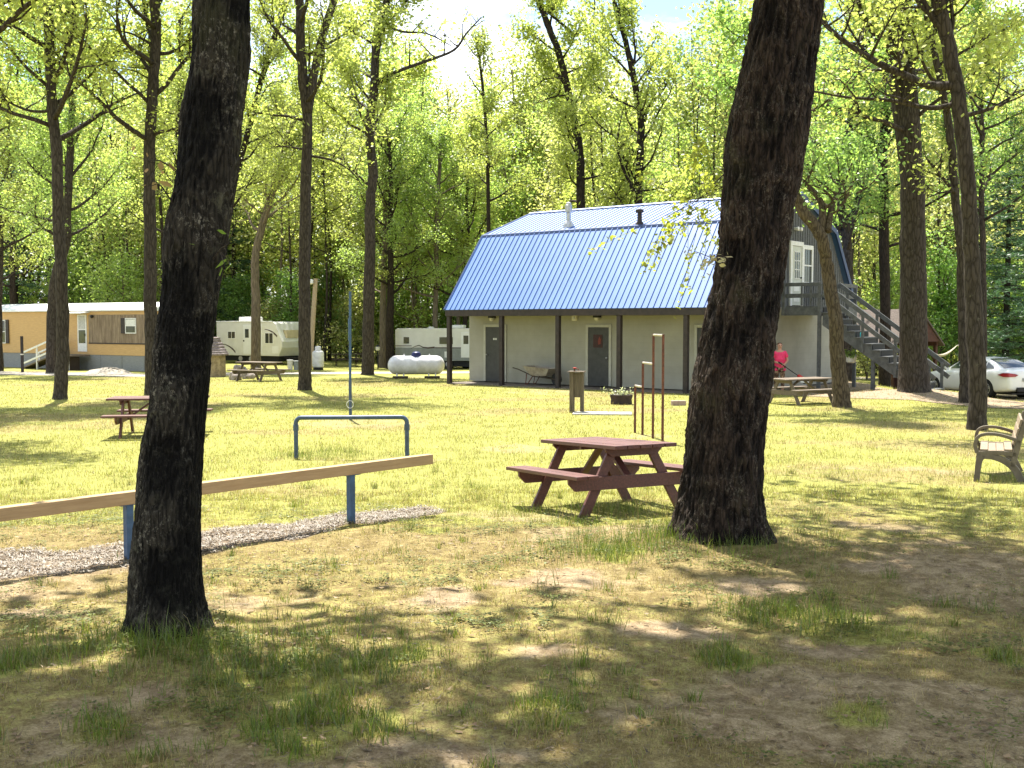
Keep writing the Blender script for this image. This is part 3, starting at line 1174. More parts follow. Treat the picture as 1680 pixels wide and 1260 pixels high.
rows1 = [(-60, 330, 420), (0, 323, 414), (100, 312, 404), (200, 301, 394), (260, 292, 387), (330, 281, 375), (420, 269, 364), (520, 259, 352), (600, 254, 346), (680, 244, 339), (740, 236, 333), (820, 229, 331), (920, 222, 331), (985, 218, 334), (1030, 208, 340), (1060, 200, 345)]
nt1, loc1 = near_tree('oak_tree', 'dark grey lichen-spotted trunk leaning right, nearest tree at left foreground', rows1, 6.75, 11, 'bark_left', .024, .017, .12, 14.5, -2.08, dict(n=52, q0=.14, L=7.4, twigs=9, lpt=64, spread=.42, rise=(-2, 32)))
rows2 = [(-60, 1250, 1356), (0, 1241, 1348), (100, 1222, 1338), (160, 1209, 1331), (220, 1193, 1320), (300, 1188, 1307), (360, 1185, 1297), (400, 1182, 1290), (440, 1178, 1286), (500, 1163, 1277), (560, 1151, 1267), (640, 1139, 1261), (700, 1129, 1253), (780, 1120, 1249), (840, 1111, 1251), (870, 1105, 1258), (895, 1098, 1268)]
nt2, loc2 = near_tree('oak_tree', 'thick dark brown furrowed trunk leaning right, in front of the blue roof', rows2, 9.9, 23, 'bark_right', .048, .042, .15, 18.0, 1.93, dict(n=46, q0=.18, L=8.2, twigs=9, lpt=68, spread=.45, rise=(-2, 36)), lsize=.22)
rr_ = np.random.RandomState(5)
sprig(nt1, loc1, (285, 335), (247, 290), 6.65, 8, .065, (.30, .2, .09), rr_, -.1)
sprig(nt1, loc1, (283, 275), (240, 262), 6.65, 5, .05, (.32, .2, .1), rr_, -.1)
sprig(nt1, loc1, (350, 425), (376, 400), 6.6, 5, .085, (.16, .24, .04), rr_, -.25)
sprig(nt2, loc2, (1190, 440), (1140, 412), 9.5, 26, .05, (.5, .45, .33), rr_, -.1)
sprig(nt2, loc2, (1195, 425), (1168, 418), 9.45, 14, .06, (.42, .36, .2), rr_, -.1)
for (a_, b_, n_) in (((1205, 270), (1130, 345), 90), ((1200, 300), (1095, 355), 110)):
    sprig(nt2, loc2, a_, b_, 10.3, n_ * 5, .048, (.27, .29, .045), rr_, 1.2, sub=16)

# ---- trees one can single out, traced on their own depth
kwm = dict(n=24, q0=.36, L=4.2, twigs=9, lpt=84, spread=.23, bare=.06)
make_tree('oak_tree', 'slim brown trunk with flared foot at far left, in front of the mobile home', (98, 655), [(100, 560), (99, 440), (96, 380), (92, 250), (84, 150), (78, 0)], .37, .27, 15, 101, 'bark_mid', forks=[dict(pix=[(88, 182), (50, 182), (15, 168), (-20, 150)], w=(.1, .03)), dict(pix=[(90, 90), (125, 62), (150, 40)], w=(.1, .03))], **{**kwm, 'q0': .45})
make_tree('maple_tree', 'grey trunk behind the slim brown tree, beside the mobile home steps', (84, 612), [(84, 500), (93, 440), (108, 400), (112, 330), (115, 240), (119, 120), (118, 0)], .46, .25, 14, 102, 'bark_mid', kind='under', **{**kwm, 'q0': .35})
make_tree('oak_tree', 'straight brown trunk just left of the nearest leaning trunk', (250, 648), [(249, 540), (247, 440), (245, 330), (246, 240), (252, 140), (254, 60), (253, 0)], .42, .3, 16, 103, 'bark_mid', forks=[dict(pix=[(252, 75), (215, 55), (165, 45)], w=(.09, .03))], **{**kwm, 'q0': .45})
make_tree('oak_tree', 'forked trunk with flared foot standing between the travel trailer and the tall pole', (500, 640), [(500, 560), (500, 440), (502, 300), (504, 200), (497, 130), (493, 70), (491, 0)], .43, .3, 17, 104, 'bark_mid', forks=[dict(pix=[(505, 185), (514, 130), (524, 80), (538, 30), (548, 0)], w=(.3, .24), ext=16, kw=dict(n=10, q0=.5, L=3.0, twigs=6, lpt=22, spread=.35)),
          dict(pix=[(511, 256), (545, 263), (575, 280), (595, 305)], w=(.09, .03)), dict(pix=[(499, 245), (460, 240), (440, 245)], w=(.08, .02))], **{**kwm, 'q0': .5, 'n': 16, 'bare': .3})
make_tree('oak_tree', 'crooked dark trunk with a long bare limb, between the tall pole and the propane tank', (603, 615), [(605, 520), (607, 420), (608, 330), (612, 280), (606, 215), (614, 140), (618, 60), (632, 10), (645, -30)], .55, .32, 17, 105, 'bark_mid', forks=[dict(pix=[(615, 138), (650, 118), (700, 100), (745, 82), (765, 55), (790, 28)], w=(.2, .05), kw=dict(n=9, q0=.3, L=1.8, twigs=5, lpt=3, spread=.25)),
          dict(pix=[(632, 40), (660, 52), (700, 55), (740, 75)], w=(.14, .04), kw=dict(n=7, q0=.3, L=1.8, twigs=5, lpt=4, spread=.25)), dict(pix=[(610, 310), (585, 285), (560, 262), (525, 255)], w=(.12, .03), dy=-1.0)], **{**kwm, 'q0': .55, 'n': 16, 'bare': .35, 'lsize': .15})
make_tree('oak_tree', 'smooth tan trunk rising in front of the near travel trailer', (420, 603), [(419, 500), (420, 420), (433, 360), (447, 310), (462, 262), (475, 220), (490, 170)], .55, .28, 14, 106, 'bark_far', **{**kwm, 'q0': .5})
make_tree('oak_tree', 'pale grey trunk right behind the garden lamp post', (627, 603), [(628, 520), (630, 440), (633, 360), (632, 280), (630, 200)], .42, .25, 14, 107, 'bark_far', **{**kwm, 'q0': .3})
make_tree('oak_tree', 'dark straight trunk between the garden lamp post and the second trailer', (640, 605), [(640, 520), (641, 440), (640, 380), (641, 300)], .5, .25, 14, 108, 'bark_dark', kind='under', **{**kwm, 'q0': .3})
make_tree('oak_tree', 'thin pale trunk in front of the second trailer, behind the white tank', (714, 604), [(714, 520), (716, 440), (715, 380), (720, 300), (722, 230)], .33, .2, 13, 109, 'bark_far', kind='under', **{**kwm, 'q0': .3})
make_tree('oak_tree', 'dark trunk beside the second trailer, seen past the first porch post', (764, 603), [(763, 520), (763, 440), (768, 380)], .36, .22, 14, 110, 'bark_dark', **{**kwm, 'q0': .25})
make_tree('oak_tree', 'slender grey trunk next to the porch, behind the corner post', (752, 600), [(752, 520), (752, 440), (750, 380)], .26, .18, 12, 111, 'bark_far', kind='under', **{**kwm, 'q0': .3})
make_tree('oak_tree', 'dark curved trunk behind the roof, above the metal vent', (956, 600), [(955, 430), (953, 340), (951, 250), (940, 190), (928, 130), (913, 75), (898, 40), (884, 0)], .55, .3, 17, 112, 'bark_dark', Y=55, forks=[dict(pix=[(925, 122), (950, 112), (980, 106)], w=(.12, .04)), dict(pix=[(928, 128), (895, 130), (872, 148)], w=(.1, .03), kw=dict(n=6, q0=.3, L=1.5, twigs=4, lpt=3, spread=.2)), dict(pix=[(934, 155), (905, 160), (880, 170)], w=(.1, .03), kw=dict(n=6, q0=.3, L=1.5, twigs=4, lpt=3, spread=.2)), dict(pix=[(940, 55), (905, 25), (880, 5)], w=(.16, .08))], **{**kwm, 'q0': .4, 'n': 16, 'lsize': .15})
make_tree('oak_tree', 'thin dark stem rising behind the left end of the blue roof', (803, 600), [(803, 480), (802, 380), (799, 250), (795, 180), (788, 110), (780, 60)], .28, .12, 15, 113, 'bark_dark', Y=57, **{**kwm, 'q0': .5, 'n': 14, 'bare': .5, 'L': 2.6})
make_tree('oak_tree', 'stout trunk hidden in bright leaves behind the middle of the roof', (1048, 600), [(1048, 450), (1047, 340), (1050, 250), (1052, 200), (1044, 150), (1036, 110)], .55, .3, 17, 114, 'bark_dark', Y=54, forks=[dict(pix=[(1048, 345), (1040, 310), (1028, 275), (1020, 255)], w=(.18, .06)), dict(pix=[(1058, 200), (1066, 170), (1092, 130)], w=(.12, .04))], **{**kwm, 'q0': .25, 'n': 30, 'L': 5.0, 'lpt': 40, 'lsize': .16})
make_tree('oak_tree', 'scarred tan trunk leaning left in front of the wooden staircase', (1382, 668), [(1376, 600), (1369, 520), (1360, 450), (1349, 400), (1338, 375), (1318, 348), (1300, 300), (1290, 240)], .43, .24, 12, 115, 'bark_tan', forks=[dict(pix=[(1345, 385), (1352, 350), (1349, 325), (1330, 300), (1312, 270)], w=(.24, .1), dy=.5), dict(pix=[(1358, 380), (1366, 348), (1378, 320), (1398, 290)], w=(.2, .08), dy=.6, kw=dict(n=8, q0=.3, L=2.2, twigs=6, lpt=20, spread=.3))], **{**kwm, 'q0': .55, 'n': 12, 'L': 2.8, 'kind': 'maple'})
make_tree('maple_tree', 'forked grey trunk behind the staircase top and rear roof edge', (1391, 600), [(1391, 480), (1390, 420), (1387, 375), (1380, 340), (1383, 290), (1386, 240)], .52, .3, 13, 116, 'bark_mid', Y=46, kind='maple', forks=[dict(pix=[(1390, 385), (1400, 345), (1412, 310), (1425, 285)], w=(.25, .1)), dict(pix=[(1388, 390), (1372, 370), (1364, 350)], w=(.2, .08))], **{**kwm, 'q0': .35, 'L': 3.6})
make_tree('oak_tree', 'dark trunk standing behind the pavilion roof', (1452, 612), [(1451, 520), (1450, 420), (1450, 330), (1448, 255), (1452, 180), (1455, 100)], .5, .3, 16, 117, 'bark_dark', Y=47, kind='maple', **{**kwm, 'q0': .35})
make_tree('oak_tree', 'massive straight trunk in front of the foot of the staircase', (1500, 641), [(1499, 590), (1499, 500), (1499, 420), (1497, 300), (1494, 260), (1490, 200), (1487, 120), (1480, 0)], .84, .55, 18, 118, 'bark_mid', flare=1.3, forks=[dict(pix=[(1485, 260), (1477, 200), (1470, 150), (1465, 80), (1458, 0)], w=(.42, .3), ext=15), dict(pix=[(1497, 130), (1470, 105), (1430, 75), (1395, 45), (1380, 20)], w=(.3, .12), dy=-1.5), dict(pix=[(1490, 130), (1455, 100), (1420, 75), (1370, 70)], w=(.2, .06))], **{**kwm, 'q0': .38, 'n': 26, 'L': 5.0})
make_tree('oak_tree', 'tall brown trunk leaning left beside the bench, in front of the white car', (1603, 705), [(1603, 600), (1599, 480), (1594, 400), (1586, 300), (1576, 200), (1562, 100), (1545, 30), (1538, 0)], .36, .27, 15, 119, 'bark_mid', forks=[dict(pix=[(1566, 140), (1530, 138), (1490, 118), (1450, 95), (1410, 65), (1385, 40), (1365, 12)], w=(.2, .07), dy=.8, kw=dict(n=10, q0=.25, L=1.8, twigs=5, lpt=9, spread=.22)), dict(pix=[(1570, 170), (1530, 175), (1470, 160), (1400, 152), (1340, 138)], w=(.12, .03), dy=.6, kw=dict(n=9, q0=.25, L=1.3, twigs=5, lpt=7, spread=.2)), dict(pix=[(1550, 50), (1530, 30), (1505, -20)], w=(.15, .1)), dict(pix=[(1555, 60), (1563, 40), (1560, 0)], w=(.12, .07)), dict(pix=[(1582, 190), (1620, 180), (1650, 168), (1672, 140)], w=(.1, .03), kw=dict(n=9, q0=.25, L=1.5, twigs=5, lpt=10, spread=.22))], **{**kwm, 'q0': .5, 'n': 18, 'L': 3.4, 'lsize': .09})
make_tree('oak_tree', 'narrow trunk close behind the tall brown tree by the bench', (1583, 661), [(1583, 600), (1581, 480), (1575, 400), (1570, 320), (1563, 260), (1556, 200)], .28, .2, 13, 120, 'bark_mid', forks=[dict(pix=[(1567, 316), (1545, 290), (1522, 262)], w=(.12, .06), kw=dict(n=5, q0=.3, L=1.2, twigs=4, lpt=8, spread=.2)), dict(pix=[(1568, 315), (1545, 316), (1520, 325)], w=(.07, .03), kw=dict(n=5, q0=.3, L=1.0, twigs=4, lpt=6, spread=.2))], **{**kwm, 'q0': .55, 'n': 14, 'L': 3.0})
make_tree('maple_tree', 'thin straight stem right of the tall brown tree, in front of the pines', (1614, 612), [(1613, 500), (1612, 400), (1610, 300), (1611, 220)], .3, .2, 14, 121, 'bark_mid', Y=46, kind='maple', **{**kwm, 'q0': .45})
make_tree('oak_tree', 'dark trunk above the left end of the mobile home roof', (20, 604), [(21, 500), (21, 440), (19, 380), (16, 300)], .42, .25, 15, 122, 'bark_dark', Y=66, kind='under', **{**kwm, 'q0': .3})
make_tree('oak_tree', 'brown trunk cut by the left edge of the photo', (-1, 603), [(-1, 500), (0, 420), (-2, 330)], .36, .25, 14, 123, 'bark_mid', Y=55, **{**kwm, 'q0': .3})
make_tree('oak_tree', 'dark trunk leaning right out from behind the nearest leaning trunk', (338, 604), [(345, 500), (360, 400), (372, 340), (397, 250), (420, 165), (440, 95), (458, 40), (470, 0)], .4, .25, 15, 124, 'bark_dark', Y=56, forks=[dict(pix=[(410, 200), (440, 140), (470, 135)], w=(.1, .03))], **{**kwm, 'q0': .4})
make_tree('oak_tree', 'dark trunk between the straight brown trunk and the nearest leaning trunk', (287, 604), [(289, 480), (290, 330), (293, 200), (296, 120), (296, 30)], .38, .24, 15, 125, 'bark_dark', Y=56, **{**kwm, 'q0': .35})

make_tree('oak_tree', 'oak just past the left edge whose leafy branches reach in at the top left corner', (-75, 708), [(-73, 600), (-72, 440), (-70, 300), (-66, 150), (-62, 0)], .46, .34, 14, 126, 'bark_mid', **{**kwm, 'q0': .5, 'L': 3.6, 'n': 26})
# snag behind the car
sn = G(1580, 640)
snag = thing('tree_snag', 'broken dark stump with a flat top behind the white car', 'tree stump', (sn.x * 1.12, sn.y * 1.12, tz(sn.x * 1.12, sn.y * 1.12)))
MB().tube([(0, 0, -.2), (0, 0, .3), (.02, 0, 1.2), (.02, .02, 2.45), (.03, .02, 2.75)], [.36, .28, .25, .25, .22], 14).build('trunk', M['bark_dark'], snag, smooth='auto')

# ---- background woods: prototypes, then copies
protos = {}
XH = -400.0


def proto(key, seed, H, r, kind, n, q0, L, twigs, lpt, spread, lsize, lm='leaf_oak', rise=(5, 55), bk='bark_far', lean=.3):
    rng = np.random.RandomState(seed)
    path, rad = [Vector((0, 0, -.2)), Vector((rng.normal(0, .05), rng.normal(0, .05), 1.5))], [r * 1.25, r]
    path, rad = extend(path, rad, H, rng, .03, lean)
    sp, sr = smooth_path(path, rad, 2)
    mb = MB()
    mb.tube(sp, sr, 8)
    cents = []
    limbs(mb, cents, path, rad, rng, n=n, q0=q0, L=L, twigs=twigs, lpt=lpt, spread=spread, rise=rise, sides=4)
    tm = mb.mesh('trunk')
    for p in tm.polygons:
        p.use_smooth = True
    tm.materials.append(M[bk])
    V, Fc, Cc = leaf_quads(np.array(cents), lsize, rng, kind)
    cm = np_mesh('crown', V, Fc, Cc)
    cm.materials.append(M[lm])
    protos[key] = (tm, cm)


for k_ in range(4):
    proto('big%d' % k_, 300 + k_, 17 - k_, .2 - .015 * k_, ('oak', 'under', 'oak', 'pale')[k_], 26, .28, 4.6, 8, 26, .5, .18, bk=('bark_far', 'bark_dark', 'bark_mid', 'bark_far')[k_])
for k_ in range(3):
    proto('slim%d' % k_, 320 + k_, 11 - k_, .1, ('under', 'oak', 'under')[k_], 24, .14, 2.9, 7, 30, .4, .16, bk='bark_far')
for k_ in range(4):
    proto('bush%d' % k_, 340 + k_, 4.2 - .5 * k_, .05, ('under', 'maple', 'under', 'pale')[k_], 22, .07, 2.2, 7, 36, .3, .125, lm='leaf_maple' if k_ == 1 else 'leaf_oak', bk='bark_far', rise=(15, 60))
for k_ in range(3):
    proto('pole%d' % k_, 380 + k_, 16 - k_, .12 - .015 * k_, ('oak', 'under', 'pale')[k_], 16, .42, 2.4, 6, 24, .42, .16, bk=('bark_dark', 'bark_far', 'bark_mid')[k_], lean=.12)
# pine
for k_ in range(2):
    rng = np.random.RandomState(360 + k_)
    H = 15 - 2 * k_
    mb = MB()
    mb.tube([(0, 0, -.2), (0, 0, H * .5), (.1, 0, H)], [.22, .14, .02], 8)
    nv, cc = [], []
    zc = 1.2
    while zc < H:
        for b_ in range(5):
            az = rng.uniform(0, 2 * PI)
            ln = (1 - zc / H) * 3.6 * rng.uniform(.7, 1.1) + .4
            d = Vector((math.cos(az), math.sin(az), .12))
            p0 = Vector((0, 0, zc + rng.uniform(-.2, .2)))
            pts = [p0 + d * ln * q + Vector((0, 0, -.25 * ln * q * q)) for q in (0, .35, .7, 1)]
            mb.tube(pts, [.035, .025, .015, .006], 4)
            for _ in range(int(26 * ln)):
                q = rng.uniform(.15, 1.03)
                p, _r, _d = path_eval(pts, [1] * 4, min(q, .99))
                side = Vector((-d.y, d.x, 0)) * rng.normal(0, .22 * ln * (1.1 - q) + .1)
                nv.append(tuple(p + side + Vector((0, 0, rng.normal(0, .06)))))
        zc += rng.uniform(.5, .8)
    nv = np.array(nv)
    n = len(nv)
    a = rng.uniform(0, 2 * PI, (n * 3))
    c3 = np.repeat(nv, 3, 0)
    ln = rng.uniform(.14, .26, n * 3)
    el = rng.uniform(-.3, .7, n * 3)
    dv = np.stack([np.cos(a) * np.cos(el), np.sin(a) * np.cos(el), np.sin(el)], 1)
    pv = np.cross(dv, rng.normal(0, 1, (n * 3, 3)))
    pv /= np.linalg.norm(pv, axis=1)[:, None]
    V = np.empty((n * 3, 3, 3), np.float32)
    V[:, 0] = c3 - pv * .03
    V[:, 1] = c3 + pv * .03
    V[:, 2] = c3 + dv * ln[:, None]
    col = np.array([.055, .11, .05]) * rng.uniform(.6, 1.6, (n * 3, 1))
    cm = np_mesh('crown', V.reshape(-1, 3), np.arange(n * 9).reshape(-1, 3), np.repeat(col, 3, 0))
    cm.materials.append(M['needle'])
    tm = mb.mesh('trunk')
    tm.materials.append(M['bark_dark'])
    protos['pine%d' % k_] = (tm, cm)


def plant_tree(key, name, label, cat, x, y, rz, sc, group):
    root = thing(name, label, cat, (x, y, tz(x, y)), rz, group)
    root.scale = (sc, sc, sc * random.uniform(.92, 1.08))
    tm, cm = protos[key]
    for nm, me_ in (('trunk', tm), ('crown', cm)):
        o = bpy.data.objects.new(nm, me_)
        C.objects.link(o)
        o.parent = root
    return root


random.seed(12)
ZONES = [  # name of what stands in front, pixel range
    ('behind the tan mobile home', -60, 350), ('behind the near travel trailer', 350, 560), ('behind the white propane tank and second trailer', 560, 790),
    ('behind the left half of the blue roof', 790, 1000), ('behind the right half of the blue roof', 1000, 1290), ('behind the staircase and pavilion', 1290, 1560), ('behind the white car', 1560, 1760)]


def clear_spot(x, y):
    u = (x + 2.43) * .786 - (y - 40.9) * .618
    t_ = (x + 2.43) * .618 + (y - 40.9) * .786
    if -2 < u < 19 and -2 < t_ < 13.5:
        return False
    if x < -12 and y < 64 + (-x - 18) * .65:
        return False
    if -22 < x < 3 and y < 72:
        return False
    if y < 58 and x < 4:
        return False
    if 10 < x < 22 and y < 56:
        return False
    return True


for (zn, p0, p1) in ZONES:
    span = (p1 - p0) / 100.0
    for (fam, nm, per, ya, yb, lab, cat) in (('big', 'forest_tree', 3.2, 79, 104, 'tall spring-green forest tree ', 'tree'), ('slim', 'young_tree', 4.0, 67, 98, 'slender young leafy tree ', 'tree'), ('bush', 'understory_bush', 4.6, 58, 78, 'low bright green understory bush ', 'bush'), ('pole', 'thin_tree', 8.0, 58, 90, 'thin bare-stemmed tree with a small high crown ', 'tree')):
        n = int(per * span + .5)
        done = 0
        tries = 0
        while done < n and tries < 400:
            tries += 1
            px = p0 + (p1 - p0) * (done + random.random()) / n
            y = ya + (yb - ya) * random.random() ** 1.2
            x = (px - CX) / F * y
            if not clear_spot(x, y):
                continue
            k = random.randrange({'big': 4, 'slim': 3, 'bush': 4, 'pole': 3}[fam])
            plant_tree(fam + str(k), nm, lab + zn, cat, x, y, random.uniform(0, 6.28), random.uniform(.82, 1.18) * (1.42 if fam == 'big' and not (400 < px < 860) else 1.28 if fam == 'big' else 1.08), {'big': 'forest trees ', 'slim': 'young trees ', 'bush': 'understory bushes ', 'pole': 'thin trees '}[fam] + zn)
            done += 1
for (px, y, k, sc, lab) in ((1650, 60, 0, 1.0, 'dark green pine behind the white car, nearest the right edge'), (1695, 54, 0, 1.05, 'dark green pine at the right edge of the photo'), (1628, 70, 1, 1.0, 'smaller dark pine between the thin stem and the right-hand pines'), (1668, 78, 0, 1.1, 'tall pine deep behind the right-hand pines'),
                            (28, 72, 1, 1.0, 'blue-green pine above the left end of the mobile home'), (165, 80, 0, .9, 'dark pine above the middle of the mobile home roof'), (385, 76, 1, 1.0, 'dark pine right behind the near trailer air conditioner'), (345, 84, 0, .9, 'dark pine between the nearest leaning trunk and the near trailer'), (1600, 82, 1, 1.0, 'pine seen between the pavilion and the tall brown trunk')):
    plant_tree('pine%d' % k, 'pine_tree', lab, 'pine tree', (px - CX) / F * y, y, px, sc, 'pines at the edge of the woods')

# the far wood that reads as one mass
rng = np.random.RandomState(77)
cl = []
for _ in range(620):
    px = rng.uniform(-250, 1900)
    y = rng.uniform(112, 126)
    x = (px - CX) / F * y
    h = 14 * (.7 + .6 * fbm(np.array([x * .05]), np.array([y * .05]), 5, 3)[0])
    z = rng.uniform(0, 1) ** .8 * h
    cl.append((x, y, tz(x, y) + z + .3))
cl = np.array(cl)
cts = np.repeat(cl, 22, 0) + rng.normal(0, 1, (len(cl) * 22, 3)) * np.array([1.6, 1.6, 1.0])
V, Fc, Cc = leaf_quads(cts, .4, rng, 'pale')
tag(link('far_woods', np_mesh('far_woods', V, Fc, Cc), M['leaf_oak']), 'far green mass of woods filling the gaps between trunks', 'woods', kind='stuff')
# ------------------------------------------------------------------ the gambrel-roofed building (local x = along the porch, y = depth, z up)
def roof_metal():
    t = NT('blue_roof_metal')
    v = t.coord((1, 1, 1))
    n = t.noise(v, .6, 4, .6)
    n2 = t.noise(t.coord((6, .6, .6)), 3, 4, .6)
    f = t.math('ADD', t.math('MULTIPLY', n, .6), t.math('MULTIPLY', n2, .4))
    col = t.ramp(f, [(.35, (.032, .11, .34)), (.65, (.055, .145, .40))])
    t.bsdf(col, t.ramp(n2, [(.3, (.45, .45, .45)), (.7, (.55, .55, .55))]), .5, .0, t.bump(n, .05, .02), .85).inputs['Coat Roughness'].default_value = .36
    return t.m


def block_wall():
    t = NT('painted_block_wall')
    tcn = t.n('ShaderNodeTexCoord')
    sp = t.n('ShaderNodeSeparateXYZ')
    t.l(tcn.outputs['Object'], sp.inputs[0])
    cb = t.n('ShaderNodeCombineXYZ')
    t.l(t.math('ADD', sp.outputs[0], sp.outputs[1]), cb.inputs[0])
    t.l(sp.outputs[2], cb.inputs[1])
    br = t.n('ShaderNodeTexBrick')
    t.l(cb.outputs[0], br.inputs['Vector'])
    br.inputs['Scale'].default_value = 1.0
    br.inputs['Brick Width'].default_value = .4
    br.inputs['Row Height'].default_value = .2
    br.inputs['Mortar Size'].default_value = .008
    br.inputs['Color1'].default_value = (1, 1, 1, 1)
    br.inputs['Color2'].default_value = (.97, .97, .97, 1)
    br.inputs['Mortar'].default_value = (.94, .94, .94, 1)
    n = t.noise(t.coord(), 1.2, 5, .6)
    col = t.ramp(n, [(.3, (.285, .275, .225)), (.7, (.36, .345, .285))])
    col = t.mix(1, col, br.outputs['Color'], 'MULTIPLY')
    t.bsdf(col, .75, .2, 0, t.bump(br.outputs['Fac'], -.12, .008))
    return t.m


M['roof_blue'] = roof_metal()
M['roof_trim'] = mat('blue_roof_trim', (.022, .05, .15), (.016, .035, .10), 6, rough=.45, spec=.4, bump=.03)
M['block'] = block_wall()
M['shingle'] = mat('brown_shingles', (.14, .112, .098), (.065, .05, .044), 12, (1, 4, 4), rough=.9, bump=.5, bd=.02)
M['red_brown'] = mat('red_brown_boards', (.085, .036, .026), (.05, .022, .017), 6, rough=.75, bump=.15)
M['lite'] = mat('lamp_glass', (.75, .72, .62), rough=.3, bump=0)
M['wall_trim'] = mat('wall_colour_trim', (.43, .42, .35), (.36, .35, .29), 5, rough=.6, bump=.05)
M['poster'] = mat('dark_red_notice', (.06, .016, .012), (.03, .012, .01), 5, rough=.4, bump=0)

BA = math.atan2(-.618, .786)
BZ = -.35
bld = thing('gambrel_building', 'long pale block building with a blue metal gambrel roof and front porch', 'building', (-2.43, 40.9, BZ), BA)
PR = [(-.1, 2.74), (2.11, 5.59), (5.2, 6.69), (8.29, 5.59), (10.5, 2.74)]
U0, U1 = -.02, 11.62

MB().box((0.02, -.05, -.3), (11.55, 9.35, .03)).build('foundation', mat('dirt_shade_slab', (.17, .14, .115), (.09, .075, .06), 3, rough=.9, bump=.2), bld, .01)  # dirt-brown slab colour, darkened further to carry the porch shade
MB().box((.08, 1.2, .06), (11.45, 9.3, 2.78)).build('wall', M['block'], bld)
# gable siding with battens
inner = [(.25, 2.78), (2.2, 5.44), (5.2, 6.53), (8.2, 5.44), (10.15, 2.78)]
for u0, u1, s in ((.06, .2, -1), (11.33, 11.47, 1)):
    mb = MB()
    mb.prism(inner, lambda a, b, d: (d, a, b), u0, u1)
    y = .45
    while y < 10.1:
        h = np.interp(y, [p[0] for p in inner], [p[1] for p in inner])
        x = u1 if s > 0 else u0
        mb.box((x - .004 if s > 0 else x - .018, y - .018, 2.8), (x + .018 if s > 0 else x + .004, y + .018, h - .02))
        y += .2
    mb.build('gable_siding', M['grey_paint'], bld)
# roof: four pitches with standing ribs
mb = MB()
for i in range(4):
    (a0, h0), (a1, h1) = PR[i], PR[i + 1]
    L = math.hypot(a1 - a0, h1 - h0)
    nx_, nz_ = -(h1 - h0) / L, (a1 - a0) / L
    q = [(a0, h0), (a1, h1), (a1 - nx_ * .05, h1 - nz_ * .05), (a0 - nx_ * .05, h0 - nz_ * .05)]
    mb.prism(q, lambda a, b, d: (d, a, b), U0, U1)
    u = U0 + .03
    while u < U1:
        r = [(a0 + nx_ * .001, h0 + nz_ * .001), (a1 + nx_ * .001, h1 + nz_ * .001), (a1 + nx_ * .026, h1 + nz_ * .026), (a0 + nx_ * .026, h0 + nz_ * .026)]
        w = .012
        mb.prism(r, lambda a, b, d: (d, a, b), u - w, u + w)
        u += .2286
roof = mb.build('roof', M['roof_blue'], bld)
mb = MB()
for k in (1, 3):
    a, h = PR[k]
    s = -1 if k == 1 else 1
    mb.prism([(a - s * .1, h + .075), (a + s * .02, h + .035), (a + s * .055, h - .06), (a + s * .035, h - .07), (a - s * .1, h + .035)], lambda a, b, d: (d, a, b), U0 - .01, U1 + .01)
mb.build('break_flashing', M['roof_trim'], roof)
a, h = PR[2]
MB().prism([(a - .14, h + .0), (a, h + .06), (a + .14, h + .0), (a, h + .035)], lambda a, b, d: (d, a, b), U0 - .01, U1 + .01).build('ridge_cap', M['roof_blue'], roof)
for u0, u1 in ((U0 - .03, U0 + .02), (U1 - .02, U1 + .03)):
    mb = MB()
    for i in range(4):
        (a0, h0), (a1, h1) = PR[i], PR[i + 1]
        L = math.hypot(a1 - a0, h1 - h0)
        nx_, nz_ = -(h1 - h0) / L, (a1 - a0) / L
        mb.prism([(a0 + nx_ * .04, h0 + nz_ * .04), (a1 + nx_ * .04, h1 + nz_ * .04), (a1 - nx_ * .14, h1 - nz_ * .14), (a0 - nx_ * .14, h0 - nz_ * .14)], lambda a, b, d: (d, a, b), u0 + .001 * i, u1 + .001 * i)
    mb.build('rake_trim', M['roof_trim'], roof)


def on_roof(u, a):
    h = np.interp(a, [p[0] for p in PR], [p[1] for p in PR])
    return Vector((u, a, float(h)))


p = on_roof(3.59, 2.75)
mb = MB()
mb.lathe([(.2, -.1), (.2, .06), (.11, .2), (.085, .22), (.085, .5), (.13, .52), (.13, .78), (.1, .8), (.1, .86), (.02, .9)], p, 16)
mb.build('metal_vent', M['steel'], roof, smooth='auto')
p = on_roof(6.9, 2.35)
mb = MB()
mb.lathe([(.16, -.08), (.15, .03), (.085, .12), (.08, .4), (.14, .42), (.14, .52), (.03, .55)], p, 16)
mb.build('dark_vent', M['brown_trim'], roof, smooth='auto')
# porch
MB().box((.0, -.09, 2.5), (11.58, .12, 2.73)).build('fascia', M['brown_trim'], bld, .006)
MB().box((.08, .125, 2.6), (11.5, 1.19, 2.64)).build('porch_ceiling', M['brown_trim'], bld)
for k, u in enumerate((.12, 2.61, 5.1, 7.59, 10.08, 11.48)):
    o = MB().box((u - .075, -.06, -.02), (u + .075, .09, 2.5)).build('porch_post', M['brown_trim'], bld, .006)


def door(u0, u1, t, h0, h1, pm, extra=None):
    """front door on the wall plane y = t (outside is -y)"""
    d = MB().box((u0, t - .03, h0), (u1, t + .02, h1)).build('door', pm, bld, .004)
    f = MB()
    f.box((u0 - .1, t - .05, h0), (u0 - .004, t + .01, h1 + .1))
    f.box((u1 + .004, t - .05, h0), (u1 + .1, t + .01, h1 + .1))
    f.box((u0 - .004, t - .05, h1 + .004), (u1 + .004, t + .01, h1 + .1))
    f.build('door_frame', M['wall_trim'], d, .004)
    return d


